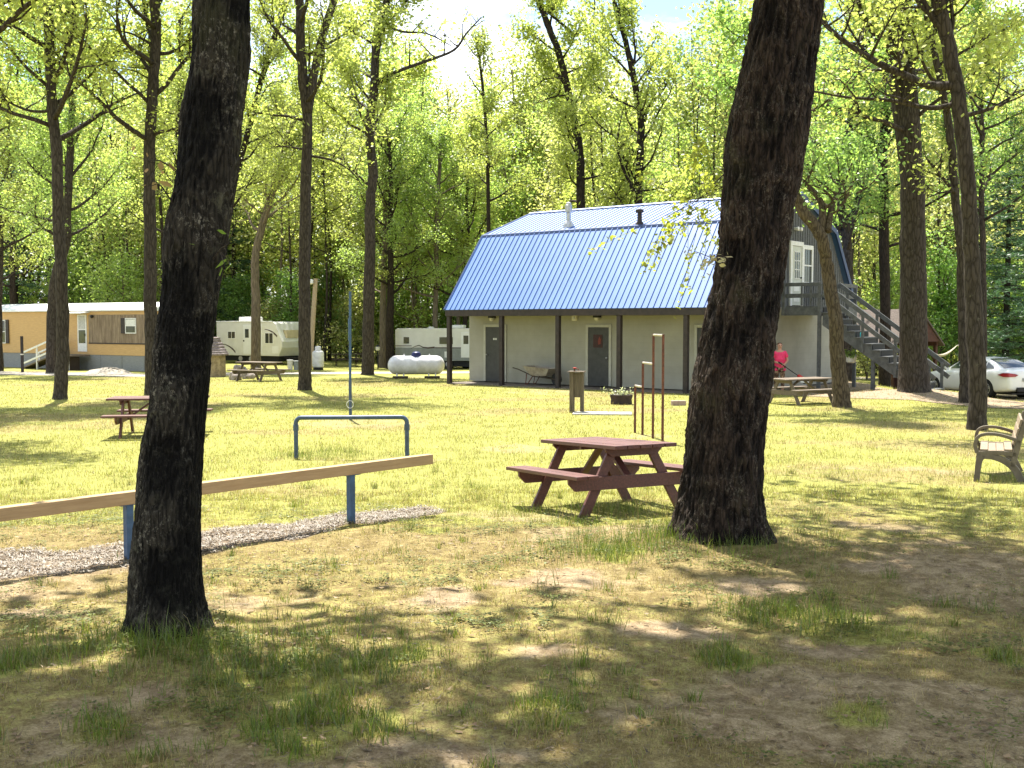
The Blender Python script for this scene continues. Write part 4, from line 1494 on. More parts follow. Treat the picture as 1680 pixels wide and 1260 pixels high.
d1 = door(.92, 1.80, 1.2, .07, 2.1, M['door_dark'])
MB().lathe([(.02, -.06), (.03, -.03), (.03, 0)], (1.0, 1.14, 1.07), 10, 'y').build('handle', M['steel'], d1)
mb = MB()
for q in range(3):
    mb.box((1.28 + q * .07, 1.163, 1.62), (1.28 + q * .07 + (.05 if q < 2 else .03), 1.169, 1.69))
mb.build('door_lettering', M['white_trim'], d1)
d2 = door(5.56, 6.42, 1.2, .07, 2.1, M['door_dark'])
MB().lathe([(.02, -.06), (.03, -.03), (.03, 0)], (6.36, 1.14, 1.05), 10, 'y').build('handle', M['steel'], d2)
MB().box((5.78, 1.158, 1.4), (6.16, 1.168, 1.85)).build('door_notice', M['poster'], d2)
MB().prism([(6.0, 1.5), (6.09, 1.53), (6.1, 1.68), (6.04, 1.78), (5.97, 1.62)], lambda a, b, d: (a, d, b), 1.152, 1.157).build('notice_mark', mat('notice_red', (.2, .035, .022), (.14, .028, .018), rough=.5, bump=0), d2)
d3 = door(9.84, 10.7, 1.2, .07, 2.1, M['door_dark'])
MB().lathe([(.02, -.06), (.03, -.03), (.03, 0)], (9.92, 1.14, 1.07), 10, 'y').build('handle', M['steel'], d3)
for u in (1.28, 5.98, 10.3):
    l_ = MB().box((u - .12, 1.0, 2.44), (u + .12, 1.19, 2.585)).build('porch_light', M['black'], bld, .01)
    MB().lathe([(.02, -.11), (.07, -.09), (.085, -.02), (.085, 0)], (u, 1.07, 2.435), 14).build('lamp_glass', M['lite'], l_, smooth='auto')
sb = MB().box((4.9, 1.1, 2.33), (5.1, 1.195, 2.52)).build('junction_box', M['cream'], bld, .006)
MB().lathe([(.05, -.012), (.05, 0)], (5.0, 1.09, 2.42), 12, 'y').build('cover_plate', M['steel'], sb)

# upper door and window in the gable end (plane x = 11.47, outside +x)
X = 11.472
H0 = 2.86
dd = MB().box((X - .01, 4.72, H0), (X + .035, 5.5, H0 + 2.02)).build('upper_door', mat('pale_sage_door', (.52, .54, .46), (.45, .47, .4), 6, rough=.5, bump=.03), bld, .004)
mb = MB()
mb.box((X, 4.56, H0 - .02), (X + .06, 4.71, H0 + 2.18))
mb.box((X, 5.51, H0 - .02), (X + .06, 5.62, H0 + 2.18))
mb.box((X, 4.711, H0 + 2.03), (X + .06, 5.509, H0 + 2.18))
mb.build('door_frame', M['white_trim'], dd, .004)
MB().box((X + .03, 4.9, H0 + .92), (X + .042, 5.32, H0 + 1.82)).build('door_pane', M['glass'], dd)
mb = MB()
for i in range(4):
    y = 4.88 + .15 * i
    mb.box((X + .03, y, H0 + .9), (X + .052, y + .022, H0 + 1.85))
for i in range(4):
    z = H0 + .9 + .305 * i
    mb.box((X + .03, 4.8801, z), (X + .0535, 5.3519, z + .024))
mb.build('muntins', M['white_trim'], dd)
mb = MB()
for z0_, z1_ in ((.12, .4), (.48, .78)):
    mb.box((X + .03, 4.86, H0 + z0_), (X + .044, 5.34, H0 + z1_))
mb.build('door_panels', M['white_trim'], dd, .006)
MB().lathe([(.03, 0), (.03, .03), (.02, .06)], (X + .034, 5.42, H0 + .95), 10, 'x').build('handle', M['black'], dd)
wn = MB().box((X - .01, 5.66, H0 + .82), (X + .012, 6.42, H0 + 1.98)).build('upper_window', M['glass'], bld)
mb = MB()
mb.box((X, 5.621, H0 + .7), (X + .05, 5.72, H0 + 2.1))
mb.box((X, 6.36, H0 + .7), (X + .05, 6.48, H0 + 2.1))
mb.box((X, 5.721, H0 + 1.95), (X + .05, 6.359, H0 + 2.1))
mb.box((X, 5.721, H0 + .7), (X + .05, 6.359, H0 + .82))
mb.box((X, 5.721, H0 + 1.37), (X + .04, 6.359, H0 + 1.42))
mb.build('window_frame', M['white_trim'], wn, .004)
fl = MB().box((X, 4.9, 5.42), (X + .06, 5.02, 5.52)).build('flood_light', M['white_trim'], bld, .006)
for y in (4.82, 5.1):
    MB().lathe([(.03, 0), (.055, .05), (.07, .16), (.05, .17)], (X + .05, y, 5.45), 12, 'x').build('flood_lamp', M['white_trim'], fl, smooth='auto')

# ------------------------------------------------------------------ deck and stairs on the gable end (same local frame)
st = thing('outdoor_staircase', 'grey painted wooden deck and stairs climbing to the upper gable door', 'staircase', (-2.43, 40.9, BZ), BA)
DU0, DU1, DT0, DT1, DH = 11.62, 12.95, 3.8, 6.7, 2.8
mb = MB()
y = DT0
while y < DT1 - .05:
    mb.box((DU0, y, DH - .035), (DU1, y + .132, DH))
    y += .14
mb.build('deck_floor', M['deck_grey'], st)
mb = MB()
mb.box((DU0, DT0 - .05, DH - .3), (DU1 + .04, DT0 - .005, DH + .0))
mb.box((DU1 + .001, DT0 - .004, DH - .3), (DU1 + .04, DT1, DH - .04))
mb.box((DU0, DT1 + .005, DH - .3), (DU1 + .04, DT1 + .05, DH - .04))
mb.build('rim_joist', M['deck_grey'], st, .004)
for (u, t_) in ((DU1 - .02, DT0 - .1), (DU1 - .02, DT1 + .1), (DU0 + .06, DT0 - .1)):
    h0 = -.05 if u > 12 else DH - .3
    MB().box((u - .055, t_ - .048, h0), (u + .055, t_ + .048, DH + .78)).build('deck_post', M['deck_grey'], st, .004)
for (za, zb) in ((.66, .78), (.28, .42)):
    MB().box((DU0 + .12, DT0 - .08, DH + za), (DU1 - .08, DT0 - .04, DH + zb)).build('rail', M['deck_grey'], st, .004)
    MB().box((DU0, DT1 + .06, DH + za), (DU1 - .08, DT1 + .1, DH + zb)).build('rail', M['deck_grey'], st, .004)
    MB().box((DU1 - .0, 5.1, DH + za), (DU1 + .04, DT1, DH + zb)).build('rail', M['deck_grey'], st, .004)
for u in (12.3, 12.62):
    MB().box((u - .02, DT0 - .125, DH + .02), (u + .045, DT0 - .085, DH + .66)).build('baluster', M['deck_grey'], st, .003)
# flight: descends +x from DU1
N, RUN = 14, 3.55
SU, S0, S1 = DU1 + .05, 3.8, 4.95
rise, run = DH / N, RUN / (N - 1)


def stair_h(u):
    return DH - (u - SU) / run * rise


for t_ in (S0, S1):
    q = []
    for i in range(N - 1):
        q += [(SU + i * run, DH - (i + 1) * rise - .04), (SU + (i + 1) * run, DH - (i + 1) * rise - .04)]
    q += [(SU + RUN, .0), (SU + RUN - .3, .0), (SU, DH - rise - .42)]
    MB().prism(q, lambda a, b, d: (a, d, b), t_ - .025, t_ + .025).build('stringer', M['deck_grey'], st)
for i in range(N - 1):
    h = DH - (i + 1) * rise
    MB().box((SU + i * run - .03, S0 - .07, h - .038), (SU + (i + 1) * run + .0, S1 + .07, h)).build('tread', M['deck_grey'], st, .003)
mb = MB()
for i in range(N - 1):
    h = DH - (i + 1) * rise
    mb.box((SU + i * run + .0, S0 + .03, h + .004), (SU + i * run + .02, S1 - .03, h + rise - .04))
mb.build('open_riser_shade', M['black'], st)  # black boards stand in for the shade seen through open risers
for t_ in (S0 - .06, S1 + .06):
    s_ = -1 if t_ < 4.3 else 1
    for u in (SU + .35, SU + 1.35, SU + 2.4, SU + 3.45):
        h = stair_h(u)
        MB().box((u - .045, t_ - .03, max(-.05, h - .5)), (u + .045, t_ + .03, h + .72)).build('rail_post', M['deck_grey'], st, .003)
    for off_ in (.76, .42):
        ua, ub = SU + .02, SU + RUN + .1
        MB().bar((ua, t_ + s_ * .055, stair_h(ua) + off_), (ub, t_ + s_ * .055, stair_h(ub) + off_), .045, .14).build('handrail', M['deck_grey'], st, .004)
for (u, t_, m_) in ((14.66, S0 + .08, M['deck_grey']), (15.05, S1 - .08, M['red_brown'])):
    MB().box((u - .06, t_ - .045, -.15), (u + .06, t_ + .045, stair_h(u) - .5)).build('support_post', m_, st, .004)

LB = Matrix.Translation((-2.43, 40.9, BZ)) @ Matrix.Rotation(BA, 4, 'Z')


def bl(u, t_, h=0):
    return LB @ Vector((u, t_, h))


# little teal bottle on a step
i = 6
p = bl(SU + 4.6 * run, S0 + .12, DH - 5 * rise)
o = MB().lathe([(.045, 0), (.05, .01), (.05, .12), (.045, .13), (.02, .17), (.02, .2), (.028, .2), (.028, .23)], (0, 0, 0), 14).build('bottle', mat('teal_plastic', (.02, .42, .5), (.02, .34, .42), rough=.35, bump=0), None, smooth='auto')
o.location = p
tag(o, 'small teal bottle left on a step of the grey staircase', 'bottle')
# hanging planter under the flight
p = bl(13.75, 4.35, .95)
hp = thing('hanging_planter', 'pale hanging pot of foliage under the wooden stairs', 'planter', p)
MB().lathe([(.1, 0), (.16, .04), (.2, .2), (.205, .21), (.19, .21), (.17, .17)], (0, 0, 0), 16).build('pot', M['white_trim'], hp, smooth='auto')
mb = MB()
for a in (0, 2.1, 4.2):
    mb.tube([(math.cos(a) * .2, math.sin(a) * .2, .2), (0, 0, .62)], .005, 4)
mb.tube([(0, 0, .62), (0, 0, stair_h(13.75) - 1.4 + .5)], .005, 4)
mb.build('hanger', M['black'], hp)
rq = np.random.RandomState(3)
cs = rq.normal(0, 1, (160, 3)) * np.array([.17, .17, .09]) + np.array([0, 0, .28])
V, Fc, Cc = leaf_quads(cs, .08, rq, 'under')
link('foliage', np_mesh('foliage', V, Fc, Cc), M['leaf_maple'], hp)

# ------------------------------------------------------------------ wheelbarrow against the porch wall
p = bl(3.95, .62, .06)
wb = thing('wheelbarrow', 'old wheelbarrow parked against the pale porch wall', 'wheelbarrow', p, BA + R(180))
wb.scale = (1.08,) * 3
# tray: tapered pan
tp = [(-.5, -.3), (.55, -.34), (.55, .34), (-.5, .3)]
bt = [(-.3, -.2), (.3, -.22), (.3, .22), (-.3, .2)]
mb = MB()
n0 = len(mb.v)
mb.v += [(x, y, .62 if x > 0 else .54) for x, y in tp] + [(x, y, .3) for x, y in bt] + [(x * .97, y * .95, .615 if x > 0 else .535) for x, y in tp] + [(x * .97, y * .95, .32) for x, y in bt]
for k in range(4):
    j = (k + 1) % 4
    mb.f += [(k, j, 4 + j, 4 + k), (8 + j, 8 + k, 12 + k, 12 + j), (k, 8 + k, 8 + j, j)]
mb.f += [(7, 6, 5, 4), (12, 13, 14, 15)]
mb.build('tray', mat('weathered_tray', (.36, .32, .25), (.22, .18, .14), 7, rough=.8, bump=.2), wb)
mb = MB()
for s in (-1, 1):
    mb.tube([(-.62, s * .08, .2), (.2, s * .2, .28), (.75, s * .29, .5), (.98, s * .3, .55)], .018, 8)
mb.build('handles', M['dark_wood'], wb)
for s in (-1, 1):
    MB().tube([(.22, s * .2, .29), (.42, s * .22, .02), (.5, s * .22, .02), (.45, s * .23, .36)], .016, 8).build('leg', M['rust'], wb)
mb = MB()
mb.lathe([(.1, -.03), (.17, -.045), (.2, -.02), (.2, .02), (.17, .045), (.1, .03)], (-.6, 0, .2), 20, 'y')
w_ = mb.build('wheel', M['black'], wb, smooth='auto')
MB().lathe([(.1, -.025), (.1, .025)], (-.6, 0, .2), 16, 'y').build('rim', M['rust'], w_)

# ------------------------------------------------------------------ pavilion behind the stairs
Yp = 51.0
pc = Vector((16.6, Yp, 0))
pc.z = tz(pc.x, pc.y)
pv = thing('pavilion', 'open picnic pavilion with a brown shingled roof and red-brown gable', 'pavilion', pc, R(-60))
# local x along the ridge (left-back), y across
hw, ln2, he, hr = 1.35, 2.6, 2.15, 3.55
mb = MB()
for s in (-1, 1):
    mb.prism([(s * (hw + .25), he - .18), (0, hr), (0, hr - .08), (s * (hw + .25), he - .27)], lambda a, b, d: (d, a, b), -ln2 - .3, ln2 + .3)
mb.build('roof', M['shingle'], pv)
for x in (-ln2 - .2, ln2 + .2):
    MB().prism([(-hw, he - .05), (hw, he - .05), (0, hr - .12)], lambda a, b, d: (d, a, b), x - .03, x + .03).build('gable_panel', M['red_brown'], pv)
mb = MB()
for s in (-1, 1):
    mb.box((-ln2 - .1, s * hw - .06, he - .22), (ln2 + .1, s * hw + .06, he - .0601))
mb.build('beam', M['red_brown'], pv)
for x in (-ln2, 0, ln2):
    for s in (-1, 1):
        q = MB().box((x - .07, s * hw - .07, -.1), (x + .07, s * hw + .07, he - .222)).build('post', M['red_brown'], pv, .005)
        if x:
            MB().bar((x - .0, s * hw - s * .08, he - .85), (x, s * hw - s * .65, he - .24), .06, .08).build('brace', M['red_brown'], q)

# hammock slung between pavilion and woods
h0_, h1_ = P(1524, 577, 46.5), P(1570, 567, 49.5)
hm = thing('hammock', 'pale rope hammock slung beside the pavilion post', 'hammock', h0_)
V, Fq = [], []
for i in range(15):
    q = i / 14
    p = h0_.lerp(h1_, q) - Vector((0, 0, .35 * math.sin(PI * q))) - h0_
    w = .03 + .12 * math.sin(PI * q)
    for j in range(6):
        a = j / 5 * 2 - 1
        V.append((p.x, p.y + a * w, p.z + .1 * a * a * math.sin(PI * q)))
for i in range(14):
    for j in range(5):
        k = i * 6 + j
        Fq.append((k, k + 1, k + 7, k + 6))
me = np_mesh('bed', np.array(V), np.array(Fq))
o = link('bed', me, mat('cream_cotton', (.42, .37, .28), (.34, .3, .22), 20, rough=.9, bump=.2), hm)
sm_ = o.modifiers.new('solid', 'SOLIDIFY')
sm_.thickness = .015
MB().tube([h1_ - h0_, h1_ - h0_ + Vector((1.1, .8, .25))], .012, 6).build('rope', M['cream'], hm)

# ------------------------------------------------------------------ mobile home at the left
Rz = P(243, 560, 54)
Rz.z = tz(Rz.x, 54.0) - .03
mh = thing('mobile_home', 'long tan mobile home with a white roof and grey skirting', 'mobile home', Rz, math.atan2(-.55, .84))
# local x runs from the right end to the LEFT as negative x; +y is away
Lm, Wm = 15.0, 4.1


def mx_(a):
    return -a


M['tan_siding'] = mat('tan_siding', (.56, .36, .15), (.46, .29, .12), 3, (1, 1, 8), rough=.6, bump=.1)
M['skirt'] = mat('grey_skirting', (.27, .275, .265), (.19, .195, .19), 5, (1, 1, 14), rough=.7, bump=.3)
M['board_panel'] = wood('weathered_vertical_boards', (.40, .31, .21), (.13, .09, .056), 2, scale=1.2)
MB().box((mx_(Lm), 0, .8), (0, Wm, 3.02)).build('wall', M['tan_siding'], mh)
mb = MB()
mb.box((mx_(Lm) + .03, .03, -.4), (-.03, Wm - .03, .795))
for k in range(9):
    mb.box((mx_(Lm) + 1 + k * 1.7, .01, -.35), (mx_(Lm) + 1.04 + k * 1.7, .0299, .79))
mb.build('skirting', M['skirt'], mh)
mb = MB()
mb.prism([(-.12, 3.03), (-.12, 3.1), (Wm / 2, 3.5), (Wm + .12, 3.1), (Wm + .12, 3.03)], lambda a, b, d: (d, a, b), mx_(Lm) - .1, .1)
mb.build('roof', mat('white_roof', (.8, .8, .79), (.7, .7, .69), 3, rough=.5, bump=.05), mh)
mb = MB()
k = 0.22
while k < 4.62:
    mb.box((mx_(k + .145), -.022 - .006 * ((k * 37) % 2 > 1), 1.42), (mx_(k), -.001, 2.84))
    k += .152
pn = mb.build('board_panel', M['board_panel'], mh)
MB().box((mx_(4.64), -.04, 1.36), (mx_(.2), -.0015, 1.418)).build('trim_strip', M['brown_trim'], pn)


def mh_window(a0, a1, z0, z1, sh):
    w = MB().box((mx_(a1), -.045, z0), (mx_(a0), -.0305, z1)).build('window', M['glass'], mh)
    f = MB()
    f.box((mx_(a1) - .05, -.06, z0 - .05), (mx_(a1), -.001, z1 + .05))
    f.box((mx_(a0), -.06, z0 - .05), (mx_(a0) + .05, -.001, z1 + .05))
    f.box((mx_(a1) + .001, -.06, z1 + .001), (mx_(a0) - .001, -.001, z1 + .05))
    f.box((mx_(a1) + .001, -.06, z0 - .05), (mx_(a0) - .001, -.001, z0 - .001))
    f.box((mx_(a1) + .001, -.055, (z0 + z1) / 2 - .02), (mx_(a0) - .001, -.0305, (z0 + z1) / 2 + .02))
    f.build('window_frame', M['white_trim'], w)
    for a in sh:
        MB().box((mx_(a + .28), -.065, z0 - .05), (mx_(a), -.03, z1 + .05)).build('shutter', M['brown_trim'], mh)
    return w


w1 = mh_window(.9, 1.62, 1.95, 2.62, (1.72,))
MB().box((mx_(1.6), -.052, 2.28), (mx_(.92), -.046, 2.6)).build('blind', M['white_trim'], w1)
mh_window(11.95, 12.9, 1.35, 2.55, (11.62, 13.0))
dr = MB().box((mx_(5.55), -.03, .95), (mx_(4.8), -.001, 2.86)).build('door', M['white_trim'], mh)
MB().box((mx_(5.45), -.036, 2.12), (mx_(4.9), -.031, 2.8)).build('upper_pane', mat('blind_grey', (.5, .5, .47), rough=.5, bump=0), dr)
MB().box((mx_(5.45), -.036, 1.38), (mx_(4.9), -.031, 2.06)).build('lower_pane', M['glass'], dr)
MB().box((mx_(4.93), -.07, 1.75), (mx_(4.88), -.031, 1.88)).build('handle', M['black'], dr)
MB().prism([(-.5, 2.9), (-.5, 2.95), (-.002, 3.01), (-.002, 2.94)], lambda a, b, d: (d, a, b), mx_(5.95), mx_(4.55)).build('awning', M['white_trim'], mh)
MB().lathe([(.06, 0), (.09, -.08), (.05, -.14)], (mx_(4.25), -.03, 2.76), 12, 'y').build('wall_lamp', M['black'], mh)

# entrance steps with white rails
es = thing('entrance_steps', 'white-railed entrance ramp and landing at the mobile home door', 'steps', Rz, math.atan2(-.55, .84))
MB().box((mx_(6.0), -1.25, .72), (mx_(4.5), -.07, .78)).build('landing', M['grey_wood'], es)
MB().box((mx_(5.6), -1.2, -.1), (mx_(4.75), -.5, .7)).build('step_box', M['dark_wood'], es, .01)
MB().prism([(6.0, .72), (6.0, .78), (8.6, .1), (8.6, .02)], lambda a, b, d: (mx_(a), d, b), -1.25, -.35).build('ramp', M['grey_wood'], es)
for y in (-1.28, -.3):
    for z in (1.55, .98):
        MB().bar((mx_(6.02), y, z), (mx_(8.6), y, z - .72), .04, .09).build('ramp_rail', M['white_trim'], es)
    for a in (6.06, 7.3, 8.56):
        MB().box((mx_(a) - .035, y - .035 + .06, -.1), (mx_(a) + .035, y + .035 + .06, 1.52 - (a - 6.02) * .28)).build('ramp_post', M['white_trim'], es)
for y in (-1.25,):
    for a in (4.55, 5.2, 5.85):
        MB().tube([(mx_(a), y, 0), (mx_(a), y, 1.62)], .018, 6).build('landing_post', M['steel'], es)
    MB().tube([(mx_(4.55), y, 1.62), (mx_(5.85), y, 1.62)], .018, 6).build('landing_rail', M['steel'], es)

# gravel pile and marker post
g0 = P(178, 606, 51.5)
g0.z = tz(g0.x, g0.y)
rng = np.random.RandomState(9)
n = 48
a = np.linspace(0, 2 * PI, n, endpoint=False)
V = [(0, 0, .3)]
rr_ = [.3, .62, 1.0]
for r_ in rr_:
    for q in a:
        V.append((r_ * 1.25 * math.cos(q) + rng.normal(0, .04), r_ * .9 * math.sin(q) + rng.normal(0, .04), .3 * (1 - r_ / 1.0) ** .8 + (rng.normal(0, .02) if r_ < .95 else -.06)))
Fq = [(0, 1 + k, 1 + (k + 1) % n) for k in range(n)]
for j in range(2):
    for k in range(n):
        Fq.append((1 + j * n + k, 1 + (j + 1) * n + k, 1 + (j + 1) * n + (k + 1) % n, 1 + j * n + (k + 1) % n))
me = bpy.data.meshes.new('gravel_pile')
me.from_pydata(V, [], Fq)
o = link('gravel_pile', me, M['gravel'], smooth=True)
o.location = g0
tag(o, 'low heap of pale gravel in front of the mobile home', 'gravel pile')
g0 = G(37, 611)
mp_ = thing('marker_post', 'thin dark post with a pale band in front of the mobile home', 'post', g0)
MB().box((-.055, -.045, -.1), (.055, .045, 1.75)).build('shaft', M['brown_trim'], mp_)
MB().box((-.062, -.052, .84), (.062, .052, .9)).build('band', M['cream'], mp_)
# ------------------------------------------------------------------ picnic tables
def picnic_table(label, loc, rz, m, L=1.75, W=.74, tilt=0, roll=0, group='picnic tables', plank_gap=.012, sc=1.0, name='picnic_table', seed=1):
    """local x along the table, y across"""
    rng = np.random.RandomState(seed)
    t_ = thing(name, label, 'picnic table', loc, rz, group)
    t_.rotation_euler = (roll, tilt, rz)
    t_.scale = (sc,) * 3
    n = 5
    mb = MB()
    w = (W - plank_gap * (n - 1)) / n
    for i in range(n):
        y = -W / 2 + i * (w + plank_gap)
        e0, e1 = rng.uniform(-.012, .012), rng.uniform(-.012, .012)
        dz = rng.uniform(-.003, .003)
        mb.box((-L / 2 + e0, y, .715 + dz), (L / 2 + e1, y + w, .755 + dz))
    mb.build('tabletop', m, t_, .004)
    for s in (-1, 1):
        mb = MB()
        for k in range(2):
            y = s * (.58 + k * .135)
            y0, y1 = sorted((y, y + s * .125))
            mb.box((-L / 2 + rng.uniform(-.01, .01), y0, .42), (L / 2 + rng.uniform(-.01, .01), y1, .458))
        mb.build('seat', m, t_, .004)
    fx = L / 2 - .3
    for s in (-1, 1):
        x = s * fx
        for q in (-1, 1):
            MB().prism([(q * .17, .71), (q * .285, .71), (q * .68, -.02), (q * .555, -.02)], lambda a, b, d: (d, a, b), x - .02, x + .02).build('leg', m, t_, .003)
        mb = MB()
        mb.prism([(-.80, .419), (-.80, .36), (-.72, .28), (.72, .28), (.80, .36), (.80, .419)], lambda a, b, d: (d, a, b), x + s * .0205, x + s * .058)
        mb.build('seat_support', m, t_, .003)
        mb = MB()
        mb.prism([(-W / 2 + .03, .713), (-W / 2 + .03, .69), (-W / 2 + .1, .625), (W / 2 - .1, .625), (W / 2 - .03, .69), (W / 2 - .03, .713)], lambda a, b, d: (d, a, b), x + s * .0205, x + s * .056)
        mb.build('top_support', m, t_, .003)
        MB().bar((x - s * .03, 0, .34), (s * .1, 0, .69), .085, .036).build('brace', m, t_, .003)
    MB().box((-.02, -W / 2 + .06, .67), (.018, W / 2 - .06, .712)).build('cleat', m, t_)
    return t_


# near red table: near-right corner of the top at pixel (1013,733)
A1 = R(115)
ux, uy = math.cos(A1), math.sin(A1)
ex, ey = math.cos(A1 - PI / 2), math.sin(A1 - PI / 2)
L1, W1 = 1.73, .76
c0 = Vector((1.085, 11.28, 0))
cx_, cy_ = c0.x + ux * L1 / 2 + ex * W1 / 2, c0.y + uy * L1 / 2 + ey * W1 / 2
zn, zf = tz(cx_ - ux * .6, cy_ - uy * .6), tz(cx_ + ux * .6, cy_ + uy * .6)
picnic_table('reddish-brown picnic table beside the thick right-hand trunk', (cx_, cy_, (zn + zf) / 2), A1, M['red_wood'], L1, W1, tilt=math.atan2(zn - zf, 1.2), group='red picnic tables', seed=2)
g0 = G(262, 714)
picnic_table('reddish-brown picnic table partly hidden behind the nearest left trunk', (g0.x, g0.y, g0.z), R(8), M['red_wood'], 1.85, .76, group='red picnic tables', seed=3)
g0 = G(425, 625)
picnic_table('weathered picnic table next to the rocks in front of the near trailer', (g0.x, g0.y, g0.z), R(-30), M['grey_wood'], 1.8, .76, group='weathered picnic tables', seed=4)
g0 = G(1316, 664)
picnic_table('long weathered picnic table in front of the woman in pink', (g0.x + .1, g0.y + .5, g0.z), R(31), M['grey_wood'], 2.0, .76, group='weathered picnic tables', seed=5, sc=.93)
g0 = G(1414, 614)
picnic_table('dark picnic table seen under the wooden staircase', (g0.x, g0.y, g0.z), R(12), M['dark_wood'], 1.7, .76, group='dark picnic tables', seed=6)
g0 = G(568, 601)
picnic_table('dark picnic table far off beside the tall pole, near the woods', (g0.x, g0.y, g0.z), R(12), M['dark_wood'], 1.8, .76, group='dark picnic tables', seed=7)
g0 = G(1410, 607)
rb = thing('rail_bench', 'white board rail standing behind the table under the stairs', 'rail', (g0.x, g0.y, g0.z))
MB().box((-.85, -.03, .72), (.75, .03, .92)).build('board', M['white_trim'], rb, .004)
for x in (-.8, .7):
    MB().box((x - .04, .0301, -.1), (x + .04, .09, .9)).build('post', M['white_trim'], rb, .004)

# ------------------------------------------------------------------ balance beam
be = thing('balance_beam', 'long pale timber balance beam on blue steel posts over wood chips', 'balance beam', (b1.x, b1.y, b1.z), math.atan2(bdir.y, bdir.x))
dist = math.hypot(b2.x - b1.x, b2.y - b1.y)
zt = .585 + (b2.z - b1.z) * .5
MB().box((-1.22, -.05, zt - .105), (dist + 1.1, .05, zt)).build('timber', M['beam_wood'], be, .006)
for q, (x, dz) in enumerate(((0, 0), (dist, b2.z - b1.z))):
    po = MB().box((x - .032, -.032, dz - .15), (x + .032, .032, zt - .113)).build('post', M['blue_paint'], be, .004)
    MB().box((x - .09, -.045, zt - .1125), (x + .09, .045, zt - .1055)).build('top_plate', M['dull_blue'], po)

# ------------------------------------------------------------------ low blue pipe bar
ga, gb = G(486, 752), G(667, 748)
gb = Vector((ga.x + (667 - 486) / F * ga.y * 1.005, ga.y + .1, tz(gb.x, ga.y)))
pb = thing('exercise_bar', 'low blue pipe bar bent down to the lawn at both ends', 'exercise bar', ga)
e = gb - ga
hb = .665
pts = [(0, 0, -.2), (0, 0, hb - .12)]
for k in range(5):
    a = k / 4 * PI / 2
    pts.append((.09 * (1 - math.cos(a)), 0, hb - .09 + .09 * math.sin(a)))
for k in range(5):
    a = PI / 2 - k / 4 * PI / 2
    pts.append((e.x - .09 * (1 - math.cos(a)), e.y, e.z * 0 + hb - .09 + .09 * math.sin(a)))
pts += [(e.x, e.y, hb - .12), (e.x, e.y, -.25)]
MB().tube(pts, .036, 12).build('pipe', M['dull_blue'], pb, smooth='auto')
for x in (0, e.x):
    o = MB().lathe([(.036, -.06), (.046, -.05), (.046, .04), (.036, .05)], (x, e.y * (x > 0), hb - .16), 12).build('coupling', M['dull_blue'], pb, smooth='auto')

# ------------------------------------------------------------------ tall pole
g0 = G(575, 689)
tp_ = thing('tetherball_pole', 'tall thin blue pole standing behind the low pipe bar', 'pole', g0)
hp_ = P(576, 478, g0.y).z - g0.z
MB().tube([(0, 0, -.2), (0, 0, .9)], .036, 12).build('lower_sleeve', M['dull_blue'], tp_, smooth='auto')
MB().tube([(0, 0, .88), (.005, 0, 1.7), (.015, 0, hp_)], .029, 12).build('shaft', M['blue_paint'], tp_, smooth='auto')
MB().tube([(.0, 0, hp_ * .62), (.0, 0, hp_ * .62 + .5)], .037, 12).build('collar', M['blue_paint'], tp_, smooth='auto')
pts = [(.075 * math.cos(a), -.05, .36 + .085 * math.sin(a)) for a in np.linspace(0, 2 * PI, 25)]
MB().tube(pts, .006, 6).build('cord_loop', M['white_trim'], tp_, smooth=True)

# ------------------------------------------------------------------ graduated pull-up bars
ps = [G(1042, 710), G(1056, 713.5), G(1071.5, 721), G(1087, 725)]
a_, d_ = ps[0], ps[3]
ps = [a_.lerp(d_, k) for k in (0, .27, .66, 1.0)]
for p in ps:
    p.z = tz(p.x, p.y)
xs_ = (1042.5, 1055, 1072, 1088)
for p, x in zip(ps, xs_):
    p.x = (x - CX) / F * p.y
pu = thing('pull_up_bars', 'three rusty pull-up bars stepping up in height behind the red table', 'pull-up bars', ps[0])
hs = (.95, 1.43, 1.98, 1.98)
rel = [p - ps[0] for p in ps]
for k in range(4):
    top = rel[k].copy()
    r_ = MB().tube([rel[k] + Vector((0, 0, -.2)), rel[k] + Vector((0, 0, hs[k] + .02 - rel[k].z))], .024, 10).build('post', M['rust'], pu, smooth='auto')
for k in range(3):
    h = hs[k]
    a, b = rel[k].copy(), rel[k + 1].copy()
    a.z = b.z = h
    MB().tube([a, b], .022, 10).build('crossbar', M['worn_steel'], pu, smooth='auto')

# ------------------------------------------------------------------ water spigot post
g0 = G(945, 677)
sp_ = thing('spigot_stand', 'weathered wooden stand with a flat lid and red tap on the lawn', 'water tap', g0, R(-20))
MB().box((-.15, -.08, -.1), (-.05, .06, 1.0)).build('post', M['post_wood'], sp_, .006)
MB().box((.1, .0, -.1), (.18, .1, 1.0)).build('post', M['post_wood'], sp_, .006)
MB().box((-.049, -.02, .38), (.099, .02, .985)).build('panel', M['post_wood'], sp_, .004)
MB().box((-.19, -.13, 1.002), (.22, .14, 1.03)).build('lid', M['grey_wood'], sp_, .004)
mb = MB()
mb.tube([(-.04, 0, 1.03), (-.04, 0, 1.1)], .02, 10)
mb.tube([(-.06, 0, 1.09), (.05, 0, 1.085), (.07, 0, 1.05)], .014, 8)
k_ = mb.build('tap', M['rust'], sp_, smooth='auto')
MB().lathe([(.05, 0), (.05, .015), (.02, .02)], (-.04, 0, 1.1), 14).build('tap_wheel', mat('red_enamel', (.5, .06, .04), rough=.4, bump=0), k_, smooth='auto')
g0 = G(990, 681)
o = MB().box((-.72, -.36, -.12), (.72, .36, .035)).build('concrete_pad', M['concrete'], None, .012)
o.location = (g0.x, g0.y + .3, g0.z)
o.rotation_euler = (0, 0, R(-6))
tag(o, 'flat concrete pad in the grass beside the spigot stand', 'concrete pad')

